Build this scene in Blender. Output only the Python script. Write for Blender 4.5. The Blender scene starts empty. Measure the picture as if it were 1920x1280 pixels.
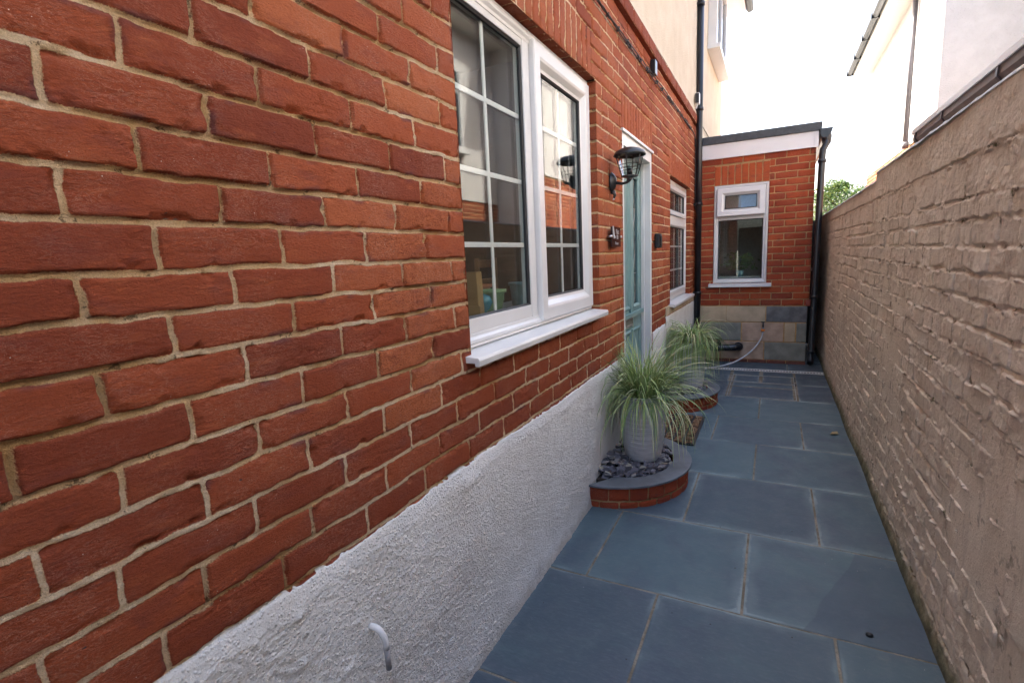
import bpy, bmesh, math, random
import numpy as np
from mathutils import Vector, Matrix

# ------------------------------------------------------------------ camera, light, exposure
scene = bpy.context.scene
COL = scene.collection
R_ = [[0.8899419, 0.0318647, -0.4549594], [0.4537130, -0.1632260, 0.8760718], [-0.0463455, -0.9860740, -0.1597191]]
cam_d = bpy.data.cameras.new('camera')
cam_d.sensor_width = 36.0
cam_d.lens = 36.0 * 950 / 1920
cam_d.clip_start = 0.02
cam_d.clip_end = 3000
cam_o = bpy.data.objects.new('camera', cam_d)
COL.objects.link(cam_o)
m3 = Matrix(((R_[0][0], -R_[0][1], -R_[0][2]), (R_[1][0], -R_[1][1], -R_[1][2]), (R_[2][0], -R_[2][1], -R_[2][2])))
cam_o.matrix_world = Matrix.Translation((0.9, 0, 1.404)) @ m3.to_4x4()
scene.camera = cam_o

SUN_DIR = Vector((-1.0, 0.55, 1.36)).normalized()          # towards the sun
world = bpy.data.worlds.new("World")
scene.world = world
world.use_nodes = True
wn = world.node_tree.nodes
wl = world.node_tree.links
sky = wn.new('ShaderNodeTexSky')
sky.sky_type = 'NISHITA'
sky.sun_disc = False
sky.sun_elevation = math.asin(SUN_DIR.z)
sky.sun_rotation = math.atan2(SUN_DIR.x, SUN_DIR.y)
sky.air_density = 1.0
sky.dust_density = 6.0
sky.ozone_density = 1.0
wn['Background'].inputs['Strength'].default_value = 0.15
wl.new(sky.outputs[0], wn['Background'].inputs['Color'])
sun_d = bpy.data.lights.new('sun', 'SUN')
sun_d.energy = 2.4
sun_d.angle = math.radians(0.6)
sun_d.color = (1.0, 0.95, 0.87)
sun_o = bpy.data.objects.new('sun', sun_d)
COL.objects.link(sun_o)
sun_o.rotation_euler = SUN_DIR.to_track_quat('Z', 'Y').to_euler()
sun_o.location = (-6, 3, 12)
scene.view_settings.view_transform = 'Standard'
scene.view_settings.look = 'None'
scene.view_settings.exposure = 2.85
scene.view_settings.gamma = 1.0
scene.cycles.max_bounces = 8
scene.cycles.diffuse_bounces = 5
scene.cycles.glossy_bounces = 4
scene.cycles.transparent_max_bounces = 12

rnd = random.Random(7)

# ------------------------------------------------------------------ material helpers
class NT:
    def __init__(s, name):
        s.m = bpy.data.materials.new(name)
        s.m.use_nodes = True
        s.n = s.m.node_tree.nodes
        s.l = s.m.node_tree.links
        s.b = s.n['Principled BSDF']
    def new(s, t, **kw):
        nd = s.n.new(t)
        for k, v in kw.items():
            if k.startswith('i_'):
                nd.inputs[k[2:].replace('_', ' ')].default_value = v
            else:
                setattr(nd, k, v)
        return nd
    def set(s, sock, v):
        if isinstance(v, bpy.types.NodeSocket):
            s.l.new(v, sock)
        else:
            if sock.type == 'RGBA' and isinstance(v, (int, float)):
                v = (v, v, v)
            if sock.type == 'RGBA' and len(v) == 3:
                v = tuple(v) + (1.0,)
            sock.default_value = v
    def coord(s, scale=(1, 1, 1)):
        g = s.new('ShaderNodeNewGeometry')
        mp = s.new('ShaderNodeMapping')
        mp.inputs['Scale'].default_value = scale
        s.l.new(g.outputs['Position'], mp.inputs['Vector'])
        return mp.outputs[0]
    def noise(s, scale, detail=4, rough=0.55, vec=None, stretch=(1, 1, 1), dist=0.0):
        nd = s.new('ShaderNodeTexNoise')
        nd.inputs['Scale'].default_value = scale
        nd.inputs['Detail'].default_value = detail
        nd.inputs['Roughness'].default_value = rough
        nd.inputs['Distortion'].default_value = dist
        s.l.new(vec or s.coord(stretch), nd.inputs['Vector'])
        return nd.outputs['Fac']
    def voro(s, scale, feature='F1', stretch=(1, 1, 1)):
        nd = s.new('ShaderNodeTexVoronoi')
        nd.feature = feature
        nd.inputs['Scale'].default_value = scale
        s.l.new(s.coord(stretch), nd.inputs['Vector'])
        return nd.outputs['Distance']
    def attr(s, name):
        a = s.new('ShaderNodeAttribute')
        a.attribute_name = name
        return a.outputs['Fac']
    def math(s, op, a, b=0.0, c=0.0):
        nd = s.new('ShaderNodeMath')
        nd.operation = op
        s.set(nd.inputs[0], a); s.set(nd.inputs[1], b); s.set(nd.inputs[2], c)
        return nd.outputs[0]
    def rng(s, v, a, b, c=0.0, d=1.0, smooth=True):
        nd = s.new('ShaderNodeMapRange')
        nd.interpolation_type = 'SMOOTHSTEP' if smooth else 'LINEAR'
        s.set(nd.inputs[0], v)
        for i, q in enumerate((a, b, c, d)):
            s.set(nd.inputs[i + 1], q)
        return nd.outputs[0]
    def mix(s, f, a, b, mode='MIX'):
        nd = s.new('ShaderNodeMix')
        nd.data_type = 'RGBA'
        nd.blend_type = mode
        nd.clamp_factor = True
        s.set(nd.inputs[0], f); s.set(nd.inputs[6], a); s.set(nd.inputs[7], b)
        return nd.outputs[2]
    def mixf(s, f, a, b):
        nd = s.new('ShaderNodeMix')
        s.set(nd.inputs[0], f); s.set(nd.inputs[2], a); s.set(nd.inputs[3], b)
        return nd.outputs[0]
    def ramp(s, f, stops):
        nd = s.new('ShaderNodeValToRGB')
        els = nd.color_ramp.elements
        while len(els) < len(stops):
            els.new(0.5)
        for e, (p, c) in zip(els, stops):
            e.position = p
            e.color = tuple(c) + (1.0,)
        s.set(nd.inputs[0], f)
        return nd.outputs[0]
    def bump(s, h, dist=0.002, strength=1.0):
        nd = s.new('ShaderNodeBump')
        nd.inputs['Strength'].default_value = strength
        nd.inputs['Distance'].default_value = dist
        s.l.new(h, nd.inputs['Height'])
        s.l.new(nd.outputs[0], s.b.inputs['Normal'])
    def fin(s, col=None, rough=None, metal=None, spec=None):
        if col is not None: s.set(s.b.inputs['Base Color'], col)
        if rough is not None: s.set(s.b.inputs['Roughness'], rough)
        if metal is not None: s.set(s.b.inputs['Metallic'], metal)
        if spec is not None: s.set(s.b.inputs['Specular IOR Level'], spec)
        return s.m

def plain(name, col, rough=0.5, metal=0.0, var=0.12, scale=30, bump=0.0, bscale=200, spec=0.5):
    t = NT(name)
    n = t.noise(scale, 4)
    c = t.mix(t.rng(n, 0.3, 0.7), tuple(x * (1 - var) for x in col), tuple(min(1, x * (1 + var)) for x in col))
    if bump:
        t.bump(t.noise(bscale, 3), bump)
    return t.fin(c, rough, metal, spec)

def brick_material(name, stops, mortar_a, mortar_b, rustic=1.0, efflo=0.30, edge=0.0016):
    t = NT(name)
    sd = t.attr('sd'); r1 = t.attr('ra'); r2 = t.attr('rb'); rg = t.attr('rough')
    wob = t.noise(260, 3)
    sdn = t.math('ADD', sd, t.math('MULTIPLY', t.math('SUBTRACT', wob, 0.5), 0.0045 * rustic))
    mask = t.rng(sdn, -edge * 0.4, edge)
    base = t.ramp(r1, stops)
    # long kiln marks within each brick, plum and orange clouds
    cl = t.noise(9, 5, 0.6, stretch=(1, 1, 2.5), dist=0.4)
    base = t.mix(t.math('MULTIPLY', t.rng(cl, 0.5, 0.72), 0.45), base, (0.18, 0.05, 0.04))
    cl2 = t.noise(14, 4, 0.6, stretch=(1, 0.6, 2.2))
    base = t.mix(t.math('MULTIPLY', t.rng(cl2, 0.55, 0.75), 0.5), base, (0.42, 0.12, 0.045))
    fine = t.noise(160, 5, 0.7)
    base = t.mix(t.rng(fine, 0.35, 0.7, 0.0, 0.45), base, t.mix(0.5, base, (0.12, 0.035, 0.02)))
    # pale lime scratches and specks
    scr = t.noise(26, 6, 0.7, stretch=(1, 1, 2.6), dist=2.2)
    line = t.rng(t.math('ABSOLUTE', t.math('SUBTRACT', scr, 0.5)), 0.0, 0.017, 1.0, 0.0)
    big = t.rng(t.noise(5.5, 2), 0.40, 0.62)
    base = t.mix(t.math('MULTIPLY', t.math('MULTIPLY', line, big), efflo * 1.3), base, (0.66, 0.42, 0.31))
    dust = t.rng(t.noise(18, 6, 0.7), 0.56, 0.76)
    base = t.mix(t.math('MULTIPLY', dust, 0.22 * efflo), base, (0.46, 0.24, 0.15))
    spk = t.rng(t.voro(95), 0.05, 0.09, 1.0, 0.0)
    base = t.mix(t.math('MULTIPLY', spk, t.rng(t.noise(11, 2), 0.58, 0.64)), base, (0.72, 0.62, 0.52))
    drk = t.rng(t.noise(36, 4, 0.6, stretch=(1, 1, 1.6)), 0.70, 0.74)
    base = t.mix(t.math('MULTIPLY', drk, t.math('GREATER_THAN', r2, 0.62)), base, (0.055, 0.045, 0.055))
    # burnt end of some bricks
    burn = t.math('MULTIPLY', t.rng(sd, 0.003, 0.014, 0.6, 0.0), t.rng(t.noise(8, 3), 0.55, 0.66))
    base = t.mix(t.math('MULTIPLY', burn, t.math('GREATER_THAN', r2, 0.4)), base, (0.10, 0.045, 0.05))
    crk = t.rng(t.noise(28, 7, 0.75, stretch=(1, 0.8, 4.5), dist=1.2), 0.63, 0.70)
    base = t.mix(t.math('MULTIPLY', crk, 0.6), base, (0.11, 0.035, 0.03))
    # grit on the rustic bricks
    grit = t.rng(t.voro(230), 0.18, 0.3, 1.0, 0.0)
    gm = t.math('MULTIPLY', grit, rg)
    base = t.mix(t.math('MULTIPLY', gm, 0.8), base, (0.10, 0.035, 0.025))
    g2 = t.math('MULTIPLY', t.rng(t.voro(170), 0.10, 0.18, 1.0, 0.0), rg)
    base = t.mix(t.math('MULTIPLY', g2, t.rng(t.noise(60, 2), 0.5, 0.6)), base, (0.62, 0.42, 0.30))
    mo = t.mix(t.math('ADD', t.math('MULTIPLY', rg, 0.75), t.rng(t.noise(13, 5, 0.65), 0.42, 0.6, 0.0, 0.4)), mortar_a, mortar_b)
    mo = t.mix(t.rng(t.noise(300, 4, 0.7), 0.4, 0.65, 0.0, 0.4), mo, t.mix(0.5, mo, (0.1, 0.06, 0.035)))
    hole = t.math('MULTIPLY', t.rng(t.noise(24, 5, 0.75), 0.60, 0.64), 0.75)
    mo = t.mix(hole, mo, (0.085, 0.05, 0.03))
    col = t.mix(mask, mo, base)
    crease = t.noise(90, 7, 0.72, stretch=(1, 1, 2.6), dist=0.9)
    crumb = t.noise(420, 4, 0.7)
    hb = t.math('ADD', t.math('MULTIPLY', crease, 0.9), t.math('MULTIPLY', fine, 0.35))
    hb = t.math('ADD', hb, t.math('MULTIPLY', gm, -1.6))
    hb = t.math('ADD', hb, t.math('MULTIPLY', g2, 1.2))
    hm = t.math('ADD', t.math('MULTIPLY', crumb, 1.0), t.math('MULTIPLY', crease, 1.2))
    t.bump(t.mixf(mask, hm, hb), 0.0075, 1.0)
    return t.fin(col, t.mixf(mask, 0.95, 0.80), spec=0.15)

RED = [(0.0, (0.210, 0.046, 0.021)), (0.22, (0.258, 0.056, 0.023)), (0.6, (0.312, 0.071, 0.027)), (0.8, (0.37, 0.092, 0.035)), (1.0, (0.43, 0.128, 0.050))]
M = {}
M['brick'] = brick_material('weathered_red_brick', RED, (0.70, 0.46, 0.225), (0.84, 0.66, 0.45))
M['brick_new'] = brick_material('newer_red_brick', [(0, (0.28, 0.055, 0.028)), (0.5, (0.40, 0.070, 0.027)), (1, (0.50, 0.11, 0.038))], (0.50, 0.32, 0.15), (0.56, 0.39, 0.21), 0.6, 0.25)

def taupe_material():
    t = NT('painted_brick_taupe')
    sd = t.attr('sd'); r1 = t.attr('ra')
    n = t.noise(5, 6, 0.65)
    c = t.mix(t.rng(n, 0.35, 0.68), (0.66, 0.545, 0.415), (0.77, 0.655, 0.52))
    c = t.mix(t.math('MULTIPLY', t.attr('rough'), t.rng(t.noise(90, 3), 0.35, 0.6, 0.15, 0.7)), c, (0.86, 0.79, 0.70))
    c = t.mix(t.math('MULTIPLY', r1, 0.25), c, (0.42, 0.33, 0.26))
    st = t.noise(11, 5, 0.6, stretch=(1, 2.2, 0.25))
    c = t.mix(t.rng(st, 0.52, 0.72, 0, 0.35), c, (0.36, 0.265, 0.19))
    f = t.noise(120, 5, 0.75)
    c = t.mix(t.rng(f, 0.60, 0.72, 0, 0.55), c, (0.62, 0.52, 0.42))
    c = t.mix(t.rng(t.noise(150, 4, 0.7), 0.60, 0.74, 0, 0.5), c, (0.15, 0.10, 0.07))
    # broken joints: open black-brown gaps and moss
    gap = t.math('MULTIPLY', t.rng(sd, -0.0025, 0.003, 1.0, 0.0), t.rng(t.noise(9, 4, 0.7), 0.56, 0.64))
    c = t.mix(t.math('MULTIPLY', gap, 0.8), c, (0.10, 0.065, 0.03))
    moss = t.math('MULTIPLY', gap, t.rng(t.noise(25, 3), 0.55, 0.62))
    c = t.mix(moss, c, (0.09, 0.11, 0.035))
    rust = t.math('MULTIPLY', t.rng(t.noise(30, 4, 0.7), 0.68, 0.74), t.rng(sd, -0.003, 0.008, 1.0, 0.0))
    c = t.mix(t.math('MULTIPLY', rust, 0.7), c, (0.33, 0.13, 0.07))
    # green algae at the foot of the wall
    g = t.new('ShaderNodeNewGeometry'); sx = t.new('ShaderNodeSeparateXYZ')
    t.l.new(g.outputs['Position'], sx.inputs[0])
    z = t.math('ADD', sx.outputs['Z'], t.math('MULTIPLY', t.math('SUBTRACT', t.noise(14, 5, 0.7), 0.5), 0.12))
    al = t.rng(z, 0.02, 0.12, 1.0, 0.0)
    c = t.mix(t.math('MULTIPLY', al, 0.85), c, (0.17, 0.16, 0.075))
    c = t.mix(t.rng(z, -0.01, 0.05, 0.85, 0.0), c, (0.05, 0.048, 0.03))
    t.bump(t.math('ADD', t.math('MULTIPLY', t.noise(80, 6, 0.7, stretch=(1, 1, 1.3)), 1.0), t.math('MULTIPLY', t.noise(330, 4, 0.7), 0.4)), 0.005, 0.9)
    return t.fin(c, 0.85, spec=0.25)
M['taupe'] = taupe_material()

def roughcast(name, a, b, stain, bscale=75, bdist=0.006, stain_amt=0.25):
    t = NT(name)
    c = t.mix(t.rng(t.noise(4, 5, 0.6), 0.35, 0.7), a, b)
    c = t.mix(t.rng(t.noise(1.2, 6, 0.7, stretch=(1, 1, 0.3)), 0.5, 0.75, 0, stain_amt), c, stain)
    c = t.mix(t.rng(t.noise(170, 3, 0.7), 0.62, 0.75, 0, 0.45), c, stain)
    c = t.mix(t.rng(t.noise(48, 5, 0.8), 0.60, 0.70, 0, 0.55), c, stain)
    h = t.math('ADD', t.rng(t.voro(bscale), 0.0, 0.55, 1.0, 0.0), t.math('MULTIPLY', t.noise(bscale * 2.2, 5, 0.7), 0.8))
    t.bump(h, bdist, 0.7)
    return t.fin(c, 0.92, spec=0.2)
M['cream'] = roughcast('cream_roughcast', (0.60, 0.515, 0.385), (0.66, 0.58, 0.45), (0.38, 0.29, 0.18), 60)
M['house_white'] = roughcast('white_roughcast', (0.60, 0.575, 0.55), (0.66, 0.635, 0.61), (0.45, 0.41, 0.37), 45, 0.006, 0.08)
def plinth_mat():
    t = NT('painted_plinth_render')
    c = t.mix(t.rng(t.noise(6, 5, 0.6), 0.35, 0.7), (0.80, 0.785, 0.74), (0.88, 0.87, 0.83))
    c = t.mix(t.rng(t.noise(2.5, 6, 0.7, stretch=(1, 0.5, 1)), 0.54, 0.74, 0, 0.35), c, (0.50, 0.42, 0.37))
    c = t.mix(t.rng(t.noise(140, 4, 0.75), 0.64, 0.76, 0, 0.4), c, (0.30, 0.28, 0.26))
    g = t.new('ShaderNodeNewGeometry'); sx = t.new('ShaderNodeSeparateXYZ'); t.l.new(g.outputs['Position'], sx.inputs[0])
    zz = t.math('ADD', sx.outputs['Z'], t.math('MULTIPLY', t.math('SUBTRACT', t.noise(12, 5, 0.7), 0.5), 0.12))
    c = t.mix(t.rng(zz, 0.0, 0.07, 0.55, 0.0), c, (0.34, 0.30, 0.24))
    t.bump(t.math('ADD', t.noise(200, 6, 0.75), t.math('MULTIPLY', t.rng(t.voro(120), 0.0, 0.5, 1.0, 0.0), 0.6)), 0.007, 1.0)
    return t.fin(c, 0.85, spec=0.25)
M['plinth'] = plinth_mat()

def slate():
    t = NT('slate_slab')
    r1 = t.attr('ra'); r2 = t.attr('rb'); sd = t.attr('sd')
    c = t.ramp(r1, [(0, (0.054, 0.072, 0.090)), (0.35, (0.063, 0.090, 0.110)), (0.7, (0.074, 0.112, 0.130)), (1, (0.086, 0.134, 0.150))])
    c = t.mix(t.rng(t.noise(2.2, 5, 0.6, dist=0.6), 0.42, 0.66, 0, 0.6), c, (0.062, 0.078, 0.105))
    c = t.mix(t.rng(t.noise(3.4, 6, 0.65, stretch=(1, 1.6, 1)), 0.50, 0.70, 0, 0.5), c, (0.085, 0.132, 0.142))
    c = t.mix(t.rng(t.noise(30, 6, 0.75, stretch=(1, 3, 1)), 0.45, 0.75, 0, 0.35), c, (0.15, 0.17, 0.19))
    # pale grout haze along the slab edges
    wob = t.math('MULTIPLY', t.noise(7, 4, 0.7), 0.045)
    hz = t.math('MAXIMUM', t.rng(t.math('SUBTRACT', sd, wob), -0.022, 0.0, 1.0, 0.0), t.math('MULTIPLY', t.rng(t.math('SUBTRACT', sd, t.math('MULTIPLY', t.noise(3, 4, 0.7), 0.12)), -0.05, 0.0, 1.0, 0.0), 0.30))
    c = t.mix(t.math('MULTIPLY', hz, t.rng(t.noise(1.7, 2), 0.40, 0.62, 0.05, 0.60)), c, (0.31, 0.38, 0.37))
    c = t.mix(t.math('MULTIPLY', t.rng(t.attr('rough'), -0.003, 0.003), 0.5), c, (0.056, 0.074, 0.100))
    c = t.mix(t.rng(t.noise(55, 7, 0.8, stretch=(1, 2.2, 1), dist=0.8), 0.60, 0.70, 0, 0.5), c, (0.055, 0.065, 0.075))
    c = t.mix(t.rng(t.noise(5, 7, 0.75), 0.60, 0.75, 0, 0.35), c, (0.20, 0.21, 0.19))
    c = t.mix(t.rng(t.voro(9), 0.025, 0.035, 0.9, 0.0), c, (0.03, 0.03, 0.03))
    sp = t.math('MULTIPLY', t.rng(t.voro(26), 0.03, 0.045, 1, 0), t.rng(t.noise(3, 1), 0.55, 0.6))
    c = t.mix(sp, c, (0.45, 0.45, 0.43))
    t.bump(t.math('ADD', t.noise(16, 6, 0.6, dist=0.5), t.math('MULTIPLY', t.noise(90, 5, 0.7, stretch=(1, 2, 1)), 0.3)), 0.006, 0.8)
    return t.fin(c, t.rng(t.noise(8, 5, 0.6), 0.3, 0.7, 0.55, 0.72), spec=0.28)
M['slate'] = slate()
M['slate_cap'] = plain('slate_cap', (0.135, 0.145, 0.155), 0.55, var=0.2, scale=8, bump=0.002, bscale=25)
def sand():
    t = NT('joint_mortar')
    c = t.mix(t.rng(t.noise(9, 5, 0.7), 0.4, 0.65), (0.15, 0.125, 0.09), (0.27, 0.24, 0.19))
    c = t.mix(t.rng(t.noise(60, 4, 0.7), 0.5, 0.7, 0, 0.6), c, (0.09, 0.08, 0.05))
    t.bump(t.noise(250, 4), 0.002)
    return t.fin(c, 0.95, spec=0.2)
M['joint'] = sand()
M['soil_ground'] = plain('ground_concrete', (0.22, 0.20, 0.17), 0.95, var=0.3, scale=3, bump=0.003)
M['upvc'] = plain('white_upvc', (0.66, 0.66, 0.65), 0.28, var=0.03, scale=5)
M['upvc_far'] = M['upvc']
M['gasket'] = plain('black_gasket', (0.02, 0.02, 0.022), 0.6)
M['teal'] = plain('sage_teal_paint', (0.175, 0.300, 0.298), 0.38, var=0.07, scale=6)
M['white_paint'] = plain('white_gloss_paint', (0.66, 0.66, 0.65), 0.3, var=0.04, scale=4)
M['black_plastic'] = plain('black_plastic', (0.012, 0.013, 0.016), 0.28, var=0.3, scale=8)
M['black_metal'] = plain('black_painted_metal', (0.018, 0.02, 0.022), 0.35, var=0.3, scale=20)
M['grey_plastic'] = plain('grey_plastic', (0.30, 0.30, 0.31), 0.4)
M['steel'] = plain('brushed_steel', (0.55, 0.54, 0.52), 0.3, metal=1.0)
M['roof_trim'] = plain('dark_roof_edging', (0.055, 0.062, 0.068), 0.6, var=0.2, bump=0.001)
M['felt'] = plain('roof_felt', (0.08, 0.085, 0.09), 0.9, var=0.2, bump=0.002)
M['roof_tile'] = plain('brown_roof_tile', (0.16, 0.085, 0.06), 0.8, var=0.3, scale=6, bump=0.004, bscale=30)
M['fascia'] = plain('white_fascia', (0.74, 0.73, 0.72), 0.35, var=0.03, scale=3)
M['cable'] = plain('black_cable', (0.025, 0.025, 0.028), 0.6)
M['hose'] = plain('grey_hose', (0.52, 0.52, 0.54), 0.4)
M['orange_plastic'] = plain('orange_plastic', (0.85, 0.25, 0.03), 0.35)
M['soil'] = plain('dark_compost', (0.035, 0.025, 0.017), 0.95, var=0.4, scale=60, bump=0.006, bscale=90)
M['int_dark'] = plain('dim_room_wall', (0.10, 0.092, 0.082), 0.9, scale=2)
M['wood'] = plain('pale_wood', (0.45, 0.27, 0.12), 0.5, scale=10)
M['green_glaze'] = plain('green_glazed_pot', (0.30, 0.50, 0.28), 0.35)
M['orange_clay'] = plain('orange_clay_pot', (0.60, 0.20, 0.09), 0.6)
M['blue_glaze'] = plain('blue_glaze', (0.04, 0.26, 0.36), 0.2)
M['teal_pale'] = plain('pale_teal_pot', (0.24, 0.42, 0.44), 0.4)
M['leaf_dark'] = plain('house_plant_leaf', (0.10, 0.16, 0.06), 0.5, var=0.4, scale=20)
M['came'] = plain('lead_came', (0.30, 0.30, 0.29), 0.4, metal=0.7)
M['stone_tan'] = plain('tan_block', (0.50, 0.395, 0.26), 0.9, var=0.15, scale=7, bump=0.002)
M['stone_pink'] = plain('pink_tan_block', (0.46, 0.33, 0.235), 0.9, var=0.18, scale=9, bump=0.002)
M['stone_grey'] = plain('dark_grey_block', (0.15, 0.155, 0.155), 0.9, var=0.25, scale=12, bump=0.002)
M['stone_green'] = plain('greenish_grey_block', (0.24, 0.24, 0.20), 0.9, var=0.2, scale=8, bump=0.002)
M['mortar_or'] = plain('orange_mortar', (0.48, 0.29, 0.12), 0.95, var=0.2, bump=0.002)
M['concrete'] = plain('concrete', (0.34, 0.32, 0.29), 0.9, var=0.25, scale=15, bump=0.003)

def glass_mat(name, tint=(0.86, 0.9, 0.88), ior=1.62, rough=0.0):
    t = NT(name)
    t.n.remove(t.b)
    out = t.n['Material Output']
    geo = t.new('ShaderNodeNewGeometry')
    fr = t.new('ShaderNodeFresnel'); t.l.new(t.mixf(geo.outputs['Backfacing'], ior, 1.0 / ior), fr.inputs[0])
    tr = t.new('ShaderNodeBsdfTransparent'); tr.inputs[0].default_value = tint + (1,)
    gl = t.new('ShaderNodeBsdfGlossy'); gl.inputs['Roughness'].default_value = rough
    mx = t.new('ShaderNodeMixShader')
    t.l.new(fr.outputs[0], mx.inputs[0]); t.l.new(tr.outputs[0], mx.inputs[1]); t.l.new(gl.outputs[0], mx.inputs[2])
    t.l.new(mx.outputs[0], out.inputs['Surface'])
    return t.m
M['glass'] = glass_mat('window_glass')
M['lamp_glass'] = glass_mat('lamp_glass', (0.93, 0.93, 0.93), 1.45)
M['door_glass'] = plain('textured_door_glass', (0.10, 0.12, 0.115), 0.12, var=0.5, scale=40, bump=0.002, bscale=60)
M['far_glass'] = plain('dark_window_glass', (0.02, 0.024, 0.03), 0.03, scale=2, spec=0.8)

def pot_mat():
    t = NT('ribbed_grey_glaze')
    c = t.mix(t.rng(t.noise(30, 4, stretch=(0.4, 0.4, 3)), 0.3, 0.7), (0.50, 0.50, 0.505), (0.60, 0.60, 0.60))
    t.bump(t.noise(60, 3, stretch=(0.15, 0.15, 3.2)), 0.002, 0.5)
    return t.fin(c, 0.42)
M['pot'] = pot_mat()

def blade_mat():
    t = NT('variegated_grass_blade')
    r1 = t.attr('ra'); r2 = t.attr('rb')
    c = t.ramp(r1, [(0, (0.10, 0.18, 0.05)), (0.35, (0.22, 0.34, 0.09)), (0.65, (0.42, 0.52, 0.20)), (0.92, (0.78, 0.78, 0.50)), (1.0, (0.55, 0.42, 0.24))])
    c = t.mix(t.math('MULTIPLY', r2, 0.25), c, (0.06, 0.10, 0.04))
    t.b.inputs['Subsurface Weight'].default_value = 0.0
    return t.fin(c, 0.45, spec=0.4)
M['blade'] = blade_mat()
def leaf_mat():
    t = NT('tree_leaf')
    r1 = t.attr('ra')
    c = t.ramp(r1, [(0, (0.03, 0.07, 0.016)), (0.5, (0.075, 0.15, 0.03)), (1, (0.22, 0.26, 0.05))])
    return t.fin(c, 0.5)
M['leaf'] = leaf_mat()
M['bark'] = plain('bark', (0.10, 0.075, 0.05), 0.9, var=0.3, bump=0.01, bscale=20)
def chip_mat():
    t = NT('slate_chip')
    c = t.ramp(t.attr('ra'), [(0, (0.05, 0.05, 0.06)), (0.45, (0.12, 0.11, 0.13)), (0.8, (0.25, 0.235, 0.26)), (1, (0.42, 0.38, 0.29))])
    t.bump(t.noise(150, 4), 0.001)
    return t.fin(c, 0.5)
M['chip'] = chip_mat()
def coir():
    t = NT('coir_mat')
    c = t.mix(t.rng(t.noise(38, 4, 0.6), 0.4, 0.6), (0.07, 0.045, 0.03), (0.27, 0.16, 0.09))
    t.bump(t.noise(400, 4, 0.8), 0.004)
    return t.fin(c, 0.95, spec=0.1)
M['coir'] = coir()
M['rubber'] = plain('black_rubber', (0.012, 0.012, 0.012), 0.6)

# ------------------------------------------------------------------ object helpers
def tag(o, label=None, cat=None, group=None, kind=None):
    if label: o['label'] = label
    if cat: o['category'] = cat
    if group: o['group'] = group
    if kind: o['kind'] = kind
    return o
def thing(name, label, cat, loc=(0, 0, 0), group=None):
    o = bpy.data.objects.new(name, None)
    COL.objects.link(o)
    o.location = loc
    o.empty_display_size = 0.1
    return tag(o, label, cat, group)
def adopt(o, parent):
    """parent keeping world coordinates (all meshes are written in world coordinates)"""
    o.parent = parent
    off = Vector((0, 0, 0)); p = parent
    while p is not None:
        off += p.location; p = p.parent
    o.location = Vector(o.get('_w', (0, 0, 0))) - off if False else -off
def finish(name, me, mats, parent=None, smooth=False):
    for m in (mats if isinstance(mats, (list, tuple)) else [mats]):
        me.materials.append(m)
    if smooth:
        me.polygons.foreach_set('use_smooth', [True] * len(me.polygons))
    o = bpy.data.objects.new(name, me)
    COL.objects.link(o)
    if parent is not None:
        adopt(o, parent)
    return o

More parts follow.
